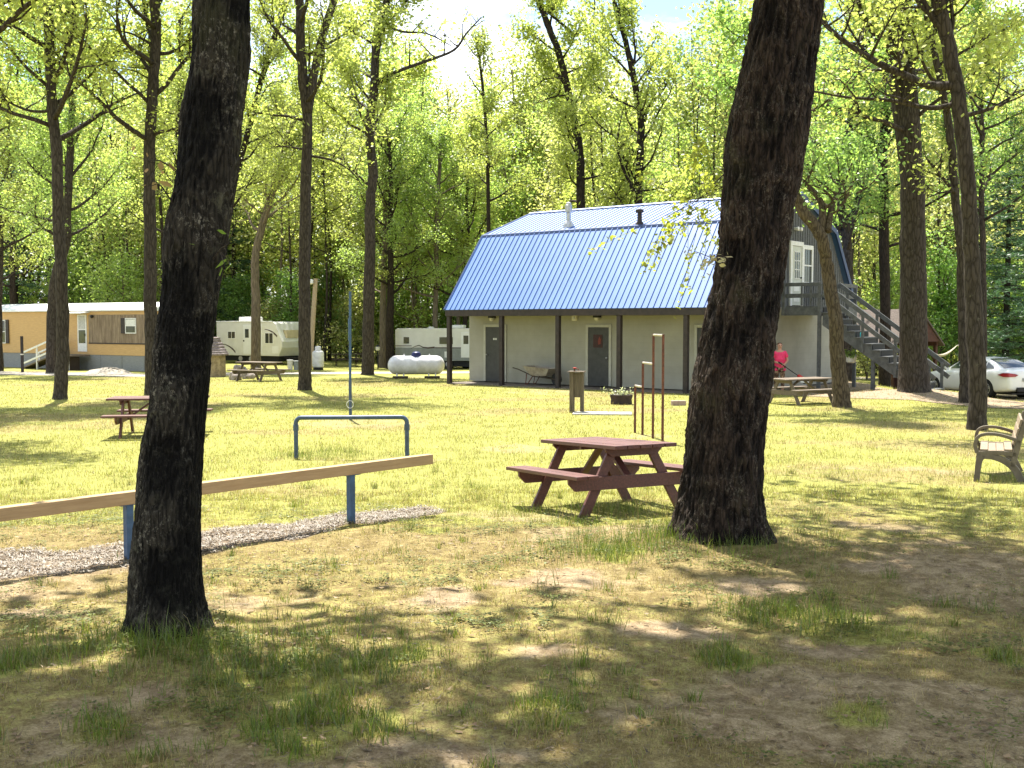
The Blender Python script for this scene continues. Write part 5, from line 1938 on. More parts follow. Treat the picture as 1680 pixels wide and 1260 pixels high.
# ------------------------------------------------------------------ planter made from a tyre
g0 = G(1021, 664)
pl = thing('tyre_planter', 'dark round planter of sprawling grey-green plants in front of the porch', 'planter', (g0.x, g0.y + .28, g0.z))
MB().lathe([(.26, -.03), (.3, .02), (.285, .12), (.31, .2), (.315, .26), (.25, .27), (.235, .2)], (0, 0, 0), 28).build('tub', mat('dark_tub', (.05, .033, .028), (.028, .02, .018), 8, rough=.8, bump=.4), pl, smooth='auto')
rq = np.random.RandomState(8)
mb = MB()
cs = []
for k in range(34):
    a = rq.uniform(0, 2 * PI)
    ln = rq.uniform(.15, .5)
    v = Vector((math.cos(a), math.sin(a), rq.uniform(.25, 1.0))).normalized()
    p0 = Vector((rq.normal(0, .09), rq.normal(0, .09), .22))
    p = [p0, p0 + v * ln * .5, p0 + v * ln + Vector((0, 0, -.1 * ln))]
    mb.tube(p, [.008, .006, .003], 4)
    for j in range(9):
        cs.append(tuple(p[0].lerp(p[2], rq.uniform(.2, 1)) + Vector(rq.normal(0, .025, 3))))
q = mb.build('stems', M['bark_far'], pl)
V, Fc, Cc = leaf_quads(np.array(cs), .06, rq, 'pale')
link('foliage', np_mesh('foliage', V, Fc, Cc * np.array([.9, .95, 1.6])), M['leaf_oak'], pl)
g0 = G(1113, 665)
o = MB().box((-.19, -.1, -.03), (.19, .1, .13)).build('stone_block', mat('pinkish_stone', (.36, .26, .22), (.24, .17, .14), 10, rough=.9, bump=.4), None, .014)
o.location = g0
o.rotation_euler = (0, 0, R(5))
tag(o, 'pinkish stone block lying in the grass left of the thick trunk', 'stone block')

# ------------------------------------------------------------------ propane tanks
g0 = G(683, 621)
tk = thing('propane_tank', 'large white horizontal propane tank with a dark blue dome', 'propane tank', g0, R(4))
Lt, rt = 2.36, .39
prof = []
for k in range(9):
    a = k / 8 * PI / 2
    prof.append((max(.002, rt * math.sin(a)), -Lt / 2 + .34 * (1 - math.cos(a))))
prof += [(rt, 0), (rt + .006, .02), (rt + .006, .04), (rt, .06)]
for k in range(9):
    a = PI / 2 - k / 8 * PI / 2
    prof.append((max(.002, rt * math.sin(a)), Lt / 2 - .34 * (1 - math.cos(a))))
MB().lathe(prof, (0, 0, rt + .17), 32, 'x').build('tank', M['white_tank'], tk, smooth='auto')
MB().lathe([(.2, -.06), (.2, .06), (.17, .13), (.1, .17), (.01, .18)], (.0, 0, 2 * rt + .17), 20).build('dome', M['tank_blue'], tk, smooth='auto')
mb = MB()
for x in (-.5, .55):
    mb.lathe([(.03, -.02), (.03, .05), (.012, .06), (.012, .09)], (x, 0, 2 * rt + .17), 10)
mb.build('lifting_lug', M['white_tank'], tk)
for x in (-.66, .66):
    mb = MB()
    for q in (-.14, .14):
        mb.box((x + q - .025, -.22, .1), (x + q + .025, .22, .3))
    mb.build('saddle', M['white_tank'], tk)
    MB().box((x - .32, -.22, -.1), (x + .32, .22, .095)).build('block', M['dark_wood'], tk, .01)
g0 = G(522, 607)
vt = thing('propane_cylinder', 'upright white propane cylinder right of the forked trunk', 'propane tank', g0)
MB().lathe([(.2, .12), (.28, .16), (.31, .24), (.31, .86), (.29, .95), (.2, 1.02), (.12, 1.04)], (0, 0, 0), 28).build('tank', M['white_tank'], vt, smooth='auto')
MB().lathe([(.16, 1.02), (.16, 1.18), (.13, 1.24), (.03, 1.26)], (0, 0, 0), 20).build('cap', M['white_tank'], vt, smooth='auto')
MB().lathe([(.26, -.08), (.27, .14)], (0, 0, 0), 24).build('foot_ring', M['black'], vt, smooth='auto')

# ------------------------------------------------------------------ travel trailers
M['trailer_white'] = mat('trailer_off_white', (.72, .70, .65), (.64, .62, .57), 2, rough=.45, spec=.4, bump=.03)
M['trailer_front'] = mat('trailer_front_white', (.80, .79, .77), (.74, .73, .71), 2, rough=.4, spec=.4, bump=.02)
M['swoosh'] = mat('brown_graphic', (.085, .05, .04), (.06, .04, .035), 4, rough=.5, bump=0)
M['trailer_grey'] = mat('trailer_grey_band', (.28, .29, .27), (.22, .23, .215), 3, rough=.5, bump=.03)


def trailer(label, corner, rz, L, Wd, z0, z1, name='travel_trailer', nose=True):
    """local x: 0 = front corner, -L = rear; y = 0 near side, Wd far side"""
    t_ = thing(name, label, 'trailer', corner, rz, 'travel trailers')
    h = z1 - z0
    if nose:
        q = [(-L, z0), (-.1, z0), (.16, z0 + .25 * h), (.16, z0 + .42 * h), (-.38, z1 - .1), (-.55, z1), (-L + .1, z1), (-L, z1 - .1)]
    else:
        q = [(-L, z0), (0, z0), (0, z1 - .1), (-.12, z1), (-L + .12, z1), (-L, z1 - .1)]
    MB().prism(q, lambda a, b, d: (a, d, b), 0, Wd).build('body', M['trailer_white'], t_, .03)
    return t_


def tplate(root, name, m, x0, x1, z0, z1, y=-.012, th=.011, parent=None, bev=0):
    return MB().box((x0, y, z0), (x1, y + th, z1)).build(name, m, parent or root, bev)


def swoosh(root, pts, m, w0, y=-.01):
    """tapered curved stripe on the side"""
    mb = MB()
    n = len(pts)
    up, lo = [], []
    for i, (x, z) in enumerate(pts):
        w = w0 * (.25 + .75 * (i / (n - 1)) ** 1.3)
        up.append((x, z + w / 2))
        lo.append((x, z - w / 2))
    mb.prism(up + lo[::-1], lambda a, b, d: (a, d, b), y, y + .009)
    return mb.build('graphic_stripe', m, root)


cor = Vector((-13.95, 66, 0))
cor.z = tz(cor.x, cor.y)
t1 = trailer('white travel trailer with brown swooshes behind the weathered table and rocks', cor, math.atan2(-.5, .87), 5.2, 2.4, .52, 2.6)
MB().box((-3.9, .6, 2.605), (-2.7, 1.5, 2.9)).build('air_conditioner', M['trailer_front'], t1, .06)
MB().box((-5.2, -.03, 2.56), (-.6, .0, 2.64)).build('awning_roll', M['white_trim'], t1, .02)
dr = tplate(t1, 'door', M['trailer_front'], -2.95, -2.25, .62, 2.4, -.025, .024, bev=.01)
tplate(t1, 'door_window', M['glass'], -2.78, -2.48, 1.62, 2.15, -.034, .008, dr)
tplate(t1, 'door_handle', M['black'], -2.93, -2.85, 1.38, 1.48, -.045, .02, dr)
for (x0, x1, z0, z1) in ((-4.2, -3.62, 1.58, 1.98), (-1.15, -.55, 1.3, 1.9)):
    w = tplate(t1, 'window', M['glass'], x0, x1, z0, z1, -.022, .021)
    f = MB()
    f.box((x0 - .04, -.03, z0 - .04), (x0, 0, z1 + .04)).box((x1, -.03, z0 - .04), (x1 + .04, 0, z1 + .04)).box((x0, -.03, z1), (x1, 0, z1 + .04)).box((x0, -.03, z0 - .04), (x1, 0, z0)).box(((x0 + x1) / 2 - .015, -.028, z0), ((x0 + x1) / 2 + .015, -.022, z1))
    f.build('window_frame', M['trailer_front'], w)
tplate(t1, 'slide_trim', M['trailer_front'], -1.5, -1.42, .6, 2.5, -.02, .019)
hc = tplate(t1, 'hatch', M['trailer_front'], -.62, -.12, .68, 1.12, -.02, .019, bev=.004)
swoosh(t1, [(-1.2 + .09 * i, 2.13 - .0035 * i * i) for i in range(10)] + [(-.22, 1.72)], M['swoosh'], .13)
swoosh(t1, [(-4.7 + .1 * i, 1.2 - .004 * i * i) for i in range(10)] + [(-3.62, .72)], M['swoosh'], .13)
fw = MB().box((-.02, .45, .0), (.005, 1.95, .5))
# front window lies on the slanted nose
nd = Vector((-.54, 0, 1.1)).normalized()
mw = MB()
pc_ = [(.16 - .54 * k, .52 + .42 * 2.08 + (2.5 - .52 - .42 * 2.08) * k) for k in (.2, .62)]
off = (.03, .015)
mw.prism([(pc_[0][0] + .004, pc_[0][1]), (pc_[1][0] + .004, pc_[1][1]), (pc_[1][0] + .03, pc_[1][1] + .01), (pc_[0][0] + .03, pc_[0][1] + .01)], lambda a, b, d: (a, d, b), .45, 1.95)
mw.build('front_window_cover', mat('tan_window_cover', (.52, .43, .26), (.45, .37, .22), 3, rough=.5, bump=0), t1)
MB().box((-4.9, .15, .2), (-.2, 2.25, .515)).build('chassis', M['black'], t1)
for x in (-3.3, -2.45):
    w = MB().lathe([(.16, -.1), (.3, -.11), (.34, -.06), (.34, .06), (.3, .11), (.16, .1)], (x, .2, .33), 24, 'y').build('wheel', M['black'], t1, smooth='auto')
    MB().lathe([(.03, -.1), (.17, -.09), (.17, 0)], (x, .19, .33), 16, 'y').build('rim', M['steel'], w, smooth='auto')
mb = MB()
mb.bar((-.1, .5, .42), (1.1, 1.2, .42), .08, .1)
mb.bar((-.1, 1.9, .42), (1.1, 1.2, .42), .08, .1)
mb.tube([(1.0, 1.2, -.1), (1.0, 1.2, .6)], .04, 8)
mb.build('hitch', M['black'], t1)

cor2 = Vector(((792 - CX) / F * 64.5, 64.5, 0))
cor2.z = tz(-4.5, 66)
t2 = trailer('white and grey travel trailer seen behind the propane tank', cor2, math.atan2(-.16, .98), 5.3, 2.4, .5, 2.42, nose=False)
tplate(t2, 'lower_band', M['trailer_grey'], -5.29, -.01, .51, 1.28, -.012, .011)
tplate(t2, 'stripe', M['swoosh'], -5.29, -4.3, 1.36, 1.4, -.014, .013)
swoosh(t2, [(-4.35, 1.22), (-4.1, 1.34), (-3.85, 1.42), (-3.6, 1.3), (-3.3, 1.26), (-2.9, 1.3)], M['swoosh'], .1, -.024)
tplate(t2, 'stripe', M['swoosh'], -2.95, -.01, 1.25, 1.3, -.024, .011)
for (x0, x1) in ((-4.78, -4.45),):
    w = tplate(t2, 'window', M['glass'], x0, x1, 1.52, 1.9, -.026, .025)
d_ = tplate(t2, 'door', M['trailer_front'], -1.3, -.65, .7, 2.2, -.03, .029, bev=.006)
tplate(t2, 'door_window', M['glass'], -1.15, -.85, 1.5, 2.0, -.038, .007, d_)
w = tplate(t2, 'window', M['glass'], -2.6, -1.8, 1.5, 1.9, -.026, .025)
tplate(t2, 'hatch', M['trailer_front'], -2.3, -1.9, .7, 1.05, -.02, .019)
MB().lathe([(.22, 0), (.2, .06), (.05, .12)], (-3.4, 1.2, 2.42), 14).build('roof_vent', M['trailer_front'], t2, smooth='auto')
MB().box((-2.2, .7, 2.421), (-1.3, 1.5, 2.62)).build('air_conditioner', M['trailer_front'], t2, .05)
MB().box((-5.0, .15, .15), (-.2, 2.25, .495)).build('chassis', M['black'], t2)
for x in (-2.9, -2.1):
    w = MB().lathe([(.16, -.1), (.3, -.11), (.34, -.06), (.34, .06), (.3, .11), (.16, .1)], (x, .2, .3), 24, 'y').build('wheel', M['black'], t2, smooth='auto')
    MB().lathe([(.03, -.1), (.17, -.09), (.17, 0)], (x, .19, .3), 16, 'y').build('rim', M['steel'], w, smooth='auto')

# pails by the near trailer
for (px, py, hh, m_, lab) in ((476, 607, .5, 'cream', 'cream pail left of its pair, under the near trailer nose'), (486, 607, .46, 'trailer_grey', 'grey pail right of its pair, beside the forked trunk')):
    g0 = G(px, py)
    pa = thing('pail', lab, 'pail', g0, 0, 'pails by the near trailer')
    MB().lathe([(.13, 0), (.155, hh), (.165, hh), (.165, hh - .03)], (0, 0, 0), 18).build('bucket', M[m_], pa, smooth='auto')
    MB().lathe([(.17, hh), (.17, hh + .03), (.02, hh + .035)], (0, 0, 0), 18).build('lid', M['white_trim'], pa, smooth='auto')

# ------------------------------------------------------------------ stone well-like oven, rocks
g0 = G(352, 618)
ov = thing('stone_oven', 'round tan stone hut with a flared shingled cap, half behind the nearest trunk', 'stone oven', (g0.x, g0.y, g0.z))
stn = mat('tan_stone', (.36, .28, .17), (.2, .15, .09), 7, rough=.9, bump=.6, bd=.03)
MB().lathe([(.46, -.1), (.5, .1), (.49, .9), (.46, .98)], (0, 0, 0), 8).build('wall', stn, ov, .02)
mb = MB()
pr_ = [(.62, .93), (.64, 1.0), (.6, 1.04), (.58, 1.1), (.53, 1.14), (.52, 1.2), (.46, 1.25), (.45, 1.33), (.39, 1.38), (.38, 1.46), (.31, 1.5), (.3, 1.6), (.27, 1.63), (.28, 1.7), (.1, 1.72)]
mb.lathe(pr_, (0, 0, 0), 8)
mb.build('cap', mat('grey_brown_shingle', (.25, .21, .2), (.13, .1, .095), 14, rough=.9, bump=.4), ov)
rk = mat('field_stone', (.34, .29, .25), (.16, .135, .115), 5, rough=.9, bump=.6, bd=.03)


def rock(label, p, s, seed, group='rocks by the weathered table'):
    rng = np.random.RandomState(seed)
    bm = bmesh.new()
    bmesh.ops.create_icosphere(bm, subdivisions=4, radius=1)
    co = np.array([v.co[:] for v in bm.verts])
    n = vn3(co[:, 0] * 1.3 + seed, co[:, 1] * 1.3, co[:, 2] * 1.3, seed) - .5 + .4 * (vn3(co[:, 0] * 3 + seed, co[:, 1] * 3, co[:, 2] * 3, seed + 4) - .5)
    for v, k in zip(bm.verts, n):
        v.co *= 1 + .7 * k
        v.co.x *= s[0]
        v.co.y *= s[1]
        v.co.z *= s[2]
    me = bpy.data.meshes.new('rock')
    bm.to_mesh(me)
    bm.free()
    o = link('rock', me, rk, smooth=True)
    o.location = p
    o.rotation_euler = (0, 0, rng.uniform(0, 6))
    tag(o, label, 'rock', group)


for k, (px, py, s, lab) in enumerate(((383, 624, (.3, .25, .24), 'leftmost grey rock of the pile beside the weathered table'), (392, 617, (.42, .3, .34), 'tallest rock of the pile behind the weathered table'), (404, 622, (.3, .22, .2), 'rock under the seat of the weathered table'), (416, 614, (.26, .2, .2), 'small rock behind the weathered table legs'))):
    g0 = G(px, py)
    rock(lab, g0 + Vector((0, .3, s[2] * .5)), s, 60 + k)

# ------------------------------------------------------------------ garden lamp post, wooden utility pole
g0 = G(620, 606)
lp = thing('garden_lamp', 'thin dark garden lamp post with a pale lantern between the trunks', 'lamp post', g0)
MB().tube([(0, 0, -.1), (0, 0, 1.05)], .035, 8).build('post', M['black'], lp)
MB().box((-.16, -.015, .78), (.16, .015, .8)).build('ladder_bar', M['black'], lp)
MB().lathe([(.06, 1.05), (.11, 1.1), (.13, 1.28), (.1, 1.29)], (0, 0, 0), 6).build('lantern', M['lite'], lp)
MB().lathe([(.15, 1.29), (.08, 1.36), (.01, 1.42)], (0, 0, 0), 6).build('lantern_cap', M['black'], lp)
Yu = 58.0
pa_, pb_ = P(508, 600, Yu), P(518, 457, Yu)
pa_.z = tz(pa_.x, Yu)
up = thing('utility_pole', 'leaning pale wooden pole with a white lamp, behind the forked trunk', 'utility pole', pa_)
e = pb_ - pa_
MB().tube([e * -.02, e * .5, e], [.15, .13, .115], 10).build('pole', mat('pale_pole_wood', (.42, .33, .22), (.3, .23, .15), 4, (8, 8, 1), rough=.85, bump=.3), up, smooth='auto')
ar = MB().tube([e * .97, e * .97 + Vector((-.12, -.1, .05)), e * .97 + Vector((-.24, -.2, .02))], .03, 8).build('lamp_arm', M['steel'], up, smooth='auto')
MB().lathe([(.12, .1), (.17, .02), (.19, -.1), (.14, -.16), (.02, -.18)], tuple(e * .97 + Vector((-.26, -.22, .0))), 16).build('lamp', M['white_trim'], ar, smooth='auto')

# ------------------------------------------------------------------ bench at the right edge
g0 = Vector((6.34, 15.0, 0))
g0.z = tz(g0.x, g0.y)
bn = thing('park_bench', 'weathered bench with curved arms facing left at the right edge', 'bench', g0, math.atan2(-.40, .917) + PI)
# local: +x = forward direction of sitter's left..; build with y axis along the bench length
bn.rotation_euler = (0, 0, R(-5))
M['bench_frame'] = mat('taupe_cast_frame', (.15, .125, .09), (.095, .078, .056), 6, rough=.7, bump=.2)
M['bench_slat'] = wood('pale_bench_slats', (.33, .26, .185), (.19, .145, .10), 1)
lv = Vector((.40, .917, 0)).normalized()
lv = Matrix.Rotation(R(5), 3, 'Z') @ lv
LB_ = 1.15


def ribbon(pts, wid, th0, sink=0):
    """bent flat frame member in the local xz plane: pts list of (x,z,thickness)"""
    sp, sr = smooth_path([Vector((x, 0, z)) for x, z, t_ in pts], [t_ for x, z, t_ in pts], 6)
    up_, lo_ = [], []
    for i, p in enumerate(sp):
        d = (sp[min(i + 1, len(sp) - 1)] - sp[max(0, i - 1)]).normalized()
        n = Vector((-d.z, 0, d.x))
        up_.append((p + n * sr[i] / 2))
        lo_.append((p - n * sr[i] / 2))
    return up_, lo_


def ribbon_mesh(mb, pts, org, w):
    up_, lo_ = ribbon(pts, 0, 0)
    n0 = len(mb.v)
    k = len(up_)
    off = lv * w / 2
    for i in range(k):
        for p in (up_[i] - off, up_[i] + off, lo_[i] + off, lo_[i] - off):
            mb.v.append(tuple(p + org))
    for i in range(k - 1):
        a = n0 + 4 * i
        for j in range(4):
            mb.f.append((a + j, a + (j + 1) % 4, a + 4 + (j + 1) % 4, a + 4 + j))
    mb.f.append((n0, n0 + 1, n0 + 2, n0 + 3))
    e_ = n0 + 4 * (k - 1)
    mb.f.append((e_ + 3, e_ + 2, e_ + 1, e_))


for s in (0, 1):
    org = lv * (LB_ * s)
    fr = MB()
    ribbon_mesh(fr, [(.05, -.03, .085), (.06, .12, .08), (.08, .28, .09), (.12, .37, .1)], org, .07)      # front leg
    ribbon_mesh(fr, [(.12, .335, .05), (.25, .335, .07), (.42, .28, .09), (.56, .16, .1), (.66, -.03, .1)], org, .07)   # arched rear leg
    ribbon_mesh(fr, [(.04, .385, .05), (.3, .395, .06), (.57, .37, .06)], org, .07)               # seat rail
    ribbon_mesh(fr, [(.52, .2, .07), (.57, .42, .08), (.62, .62, .075), (.7, .88, .06)], org, .07)      # back upright
    fr.build('end_frame', M['bench_frame'], bn, .006)
    am = MB()
    ribbon_mesh(am, [(.05, .39, .055), (.02, .5, .05), (.05, .6, .045), (.14, .645, .04), (.3, .645, .04), (.48, .6, .045), (.62, .54, .05)], org, .07)
    am.build('armrest', M['bench_frame'], bn, .006)
for k in range(4):
    x = .09 + k * .108
    z = .425 - .018 * math.sin(PI * k / 3.0)
    a, b = Vector((x + .05, 0, z)) - lv * .02, Vector((x + .05, 0, z)) + lv * (LB_ + .02)
    MB().bar(a, b, .098, .035).build('seat_slat', M['bench_slat'], bn, .006)
for k in range(3):
    z = .55 + k * .125
    x = .57 + (z - .45) * .27 - .05
    a, b = Vector((x, 0, z)) - lv * .02, Vector((x, 0, z)) + lv * (LB_ + .02)
    MB().bar(a, b, .03, .11, up=(.26, 0, 1)).build('back_slat', M['bench_slat'], bn, .006)
# ------------------------------------------------------------------ white car
CP = Vector((17.49, 41.05, 0))
hd = Vector((-.317, .948, 0))
zf_, zr_ = tz(CP.x + hd.x * 1.37, CP.y + hd.y * 1.37), tz(CP.x - hd.x * 1.37, CP.y - hd.y * 1.37)
CP.z = (zf_ + zr_) / 2
car = thing('parked_car', 'white four-door sedan parked on the dirt drive beyond the tall brown trunk', 'car', CP)
car.rotation_euler = (0, -math.atan2(zf_ - zr_, 2.74), math.atan2(hd.y, hd.x))
M['car_paint'] = mat('white_car_paint', (.70, .71, .72), (.66, .67, .68), 1.5, rough=.28, spec=.5, bump=0, coat=.6)
M['car_glass'] = glass('car_glass', (.035, .045, .05), .03)
M['tail_red'] = mat('tail_lamp_red', (.30, .012, .012), (.2, .01, .01), 6, rough=.2, spec=.5, bump=0)
M['tyre'] = mat('tyre_rubber', (.02, .02, .02), rough=.85, bump=.1)
M['alloy'] = mat('alloy_rim', (.62, .62, .63), (.5, .5, .5), 8, rough=.3, spec=.5, metal=.7, bump=0)
# stations: x, half width, z bottom, z shoulder, z top (hood / deck), crown
stn_ = [(2.42, .50, .34, .52, .60), (2.36, .70, .25, .60, .70), (2.2, .82, .2, .68, .78), (1.9, .885, .18, .76, .86), (1.37, .915, .18, .84, .94), (.8, .925, .18, .90, 1.0), (.2, .93, .18, .93, 1.01), (-.6, .93, .18, .96, 1.02), (-1.37, .925, .19, .985, 1.05), (-1.8, .91, .2, 1.0, 1.07), (-2.15, .87, .24, .99, 1.075), (-2.35, .8, .28, .93, 1.05), (-2.44, .68, .36, .85, .98)]
V, Fq = [], []


def sect(x, w, zb, zs, zt):
    h = [(0, zb), (w * .82, zb), (w * .96, zb + .06), (w, zb + .2), (w * 1.0, zs - .22), (w * .975, zs - .06), (w * .93, zs), (w * .8, zt - .015), (w * .4, zt + .012), (0, zt + .018)]
    return [(x, y, z) for y, z in h] + [(x, -y, z) for y, z in h[-2:0:-1]]


for s_ in stn_:
    V += sect(*s_)
m_ = 18
for i in range(len(stn_) - 1):
    for k in range(m_):
        a, b = i * m_ + k, i * m_ + (k + 1) % m_
        Fq.append((a, b, b + m_, a + m_))
Fq.append(tuple(range(m_)))
Fq.append(tuple(range((len(stn_) - 1) * m_, len(stn_) * m_))[::-1])
me = bpy.data.meshes.new('body')
me.from_pydata(V, [], Fq)
bm = bmesh.new()
bm.from_mesh(me)
bmesh.ops.recalc_face_normals(bm, faces=bm.faces)
bm.to_mesh(me)
bm.free()
tmp = bpy.data.objects.new('body', me)
C.objects.link(tmp)
ss = tmp.modifiers.new('s', 'SUBSURF')
ss.levels = ss.render_levels = 2
cuts = []
for x in (1.37, -1.37):
    for s in (-1, 1):
        cme = MB().lathe([(.37, -.16), (.37, .2)], (x, s * .88, .33), 36, 'y').mesh('cut')
        c_ = bpy.data.objects.new('cut', cme)
        C.objects.link(c_)
        b_ = tmp.modifiers.new('b', 'BOOLEAN')
        b_.operation = 'DIFFERENCE'
        b_.solver = 'MANIFOLD'
        b_.object = c_
        cuts.append(c_)
bpy.context.view_layer.update()
dg = bpy.context.evaluated_depsgraph_get()
bme = bpy.data.meshes.new_from_object(tmp.evaluated_get(dg))
bpy.data.objects.remove(tmp)
for c_ in cuts:
    bpy.data.objects.remove(c_)
bme.name = 'body'
bme.materials.clear()
body = link('body', bme, M['car_paint'], car, smooth='auto')
# greenhouse
GX = [.98, .62, .25, -.1, -.5, -.9, -1.3, -1.65, -1.98]
GZ = [.985, 1.19, 1.355, 1.435, 1.465, 1.455, 1.385, 1.25, 1.06]
GB = [.97, 1.0, 1.0, 1.0, 1.01, 1.015, 1.02, 1.03, 1.05]
WB = [.70, .78, .82, .845, .85, .845, .82, .77, .70]
WT = [.68, .67, .62, .60, .60, .60, .60, .62, .66]


def gy_(x, z):
    xr, = (-x,)
    zt, zb, wb, wt_ = (np.interp(-x, [-a for a in GX], l_) for l_ in (GZ, GB, WB, WT))
    k = np.clip((z - zb) / max(.02, zt - .05 - zb), 0, 1)
    return wb + (wt_ - wb) * k ** 1.25


V, Fq = [], []
for x, zt, zb, wb, wt_ in zip(GX, GZ, GB, WB, WT):
    h = [(wb * 1.02, zb - .06), (wb, zb), (gy_(x, zb + (zt - .05 - zb) * .5), zb + (zt - .05 - zb) * .5), (wt_, zt - .045), (wt_ * .86, zt - .012), (wt_ * .45, zt + .005), (0, zt + .01)]
    V += [(x, y, z) for y, z in h] + [(x, -y, z) for y, z in h[-2::-1]]
m_ = 13
for i in range(len(GX) - 1):
    for k in range(m_ - 1):
        a = i * m_ + k
        Fq.append((a, a + 1, a + 1 + m_, a + m_))
me = bpy.data.meshes.new('cabin')
me.from_pydata(V, [], Fq)
bm = bmesh.new()
bm.from_mesh(me)
bmesh.ops.recalc_face_normals(bm, faces=bm.faces)
bm.to_mesh(me)
bm.free()
o = link('cabin', me, M['car_paint'], car, smooth=True)
ss = o.modifiers.new('s', 'SUBSURF')
ss.levels = ss.render_levels = 1


def side_glass(poly, s, name='side_window'):
    """poly in (x,z); triangulated fan lifted on the cabin side"""
    bm = bmesh.new()
    vs = [bm.verts.new((x, s * (gy_(x, z) + .012), z)) for x, z in poly]
    f = bm.faces.new(vs)
    r_ = bmesh.ops.extrude_face_region(bm, geom=[f])
    for v_ in r_['geom']:
        if isinstance(v_, bmesh.types.BMVert):
            v_.co.y -= s * .02
    bmesh.ops.triangulate(bm, faces=bm.faces[:])
    bmesh.ops.recalc_face_normals(bm, faces=bm.faces)
    me = bpy.data.meshes.new(name)
    bm.to_mesh(me)
    bm.free()
    return link(name, me, M['car_glass'], car)


for s in (-1, 1):
    side_glass([(.62, 1.02), (.3, 1.26), (-.02, 1.375), (-.33, 1.40), (-.33, 1.03)], s)
    side_glass([(-.40, 1.03), (-.40, 1.40), (-.85, 1.385), (-1.15, 1.31), (-1.2, 1.05)], s)
    side_glass([(-1.25, 1.06), (-1.22, 1.285), (-1.52, 1.15), (-1.6, 1.08)], s, 'quarter_window')


def top_glass(x0, x1, name, wk):
    V, Fq = [], []
    n = 10
    for i in range(n + 1):
        x = x0 + (x1 - x0) * i / n
        zt = float(np.interp(-x, [-a for a in GX], GZ))
        w = float(np.interp(-x, [-a for a in GX], WT)) * wk
        for j in range(9):
            q = j / 4 - 1
            V.append((x, w * q, zt + .016 - .02 * abs(q) ** 3))
    for i in range(n):
        for j in range(8):
            a = i * 9 + j
            Fq.append((a, a + 1, a + 10, a + 9))
    return link(name, np_mesh(name, np.array(V), np.array(Fq)), M['car_glass'], car, smooth=True)


top_glass(.9, .15, 'windscreen', .9)
top_glass(-1.15, -1.92, 'rear_window', .9)
for x in (1.37, -1.37):
    for s in (-1, 1):
        yc = s * .80
        w = MB().lathe([(.2, -.11), (.31, -.115), (.335, -.07), (.335, .07), (.31, .115), (.2, .11)], (x, yc, .335), 36, 'y').build('wheel', M['tyre'], car, smooth='auto')
        yo = yc + s * .1
        mb = MB()
        mb.lathe([(.195, yo - s * .06), (.215, yo + s * .012), (.2, yo + s * .016), (.185, yo - s * .05)], (x, 0, .335), 32, 'y')
        for k in range(5):
            for dd_ in (-.12, .12):
                a = 2 * PI * k / 5 + dd_ + .3
                mb.bar((x + .04 * math.cos(a), yo + s * .004, .335 + .04 * math.sin(a)), (x + .2 * math.cos(a + dd_ * .2), yo - s * .0, .335 + .2 * math.sin(a + dd_ * .2)), .03, .022, up=(0, 1, 0))
        mb.lathe([(.055, yo - s * .04), (.05, yo + s * .014), (.01, yo + s * .018)], (x, 0, .335), 16, 'y')
        mb.build('rim', M['alloy'], w)
        MB().lathe([(.19, yo - s * .07), (.19, yo - s * .055)], (x, 0, .335), 24, 'y').build('brake_disc', M['black'], w)
        MB().lathe([(.36, s * .72 - .02), (.36, s * .72 + .02)], (x, 0, .335), 28, 'y').build('wheel_well', M['black'], car)
for s in (-1, 1):
    # wrap-round tail lamp
    bm = bmesh.new()
    pts_ = [(-1.98, .945, .86), (-2.2, .905, .93), (-2.36, .80, .93), (-2.455, .62, .905), (-2.475, .48, .86), (-2.47, .60, .80), (-2.38, .80, .79), (-2.22, .90, .79)]
    out_ = [bm.verts.new((x, s * y, z)) for x, y, z in pts_]
    inn_ = [bm.verts.new((x + .1, s * (y - .12), z)) for x, y, z in pts_]
    bm.faces.new(out_)
    for i in range(8):
        j = (i + 1) % 8
        bm.faces.new((out_[i], out_[j], inn_[j], inn_[i]))
    bmesh.ops.triangulate(bm, faces=bm.faces[:])
    bmesh.ops.recalc_face_normals(bm, faces=bm.faces)
    me = bpy.data.meshes.new('tail_light')
    bm.to_mesh(me)
    bm.free()
    link('tail_light', me, M['tail_red'], car)
    MB().lathe([(.02, -.06), (.1, -.03), (.1, .05), (.03, .07)], (.55, s * 1.0, 1.03), 12, 'x', (.75, .9, 1)).build('side_mirror', M['car_paint'], car, smooth='auto')
    for x in (-.12, -1.05):
        MB().box((x - .1, s * .94 - .012, .885), (x + .1, s * .94 + .012, .91)).build('door_handle', M['car_paint'], car, .006)
    mb = MB()
    for x in (.85, -.37, -1.28):
        mb.box((x - .004, s * .93 - .006, .3), (x + .004, s * .93 + .0035, .93))
    mb.build('door_seam', M['black'], car)
    MB().box((2.05, s * .62 - .16, .62), (2.30, s * .62 + .14, .72)).build('headlight', M['lite'], car, .03)
MB().box((-2.47, -.5, .25), (-2.36, .5, .42)).build('rear_valance', M['black'], car, .03)
MB().box((-2.468, -.26, .63), (-2.44, .26, .74)).build('number_plate', M['trailer_grey'], car)
MB().box((-2.30, -.6, .16), (2.2, .6, .22)).build('underside', M['black'], car)


# ------------------------------------------------------------------ the person in pink
PX, PY = (1279 - CX) / F * 34.8, 34.8
pe = thing('person', 'woman in a bright pink shirt and patterned leggings holding a garden trimmer', 'person', (PX, PY, tz(PX, PY)))
skin = mat('skin', (.50, .29, .21), (.42, .23, .165), 10, rough=.55, bump=.02)


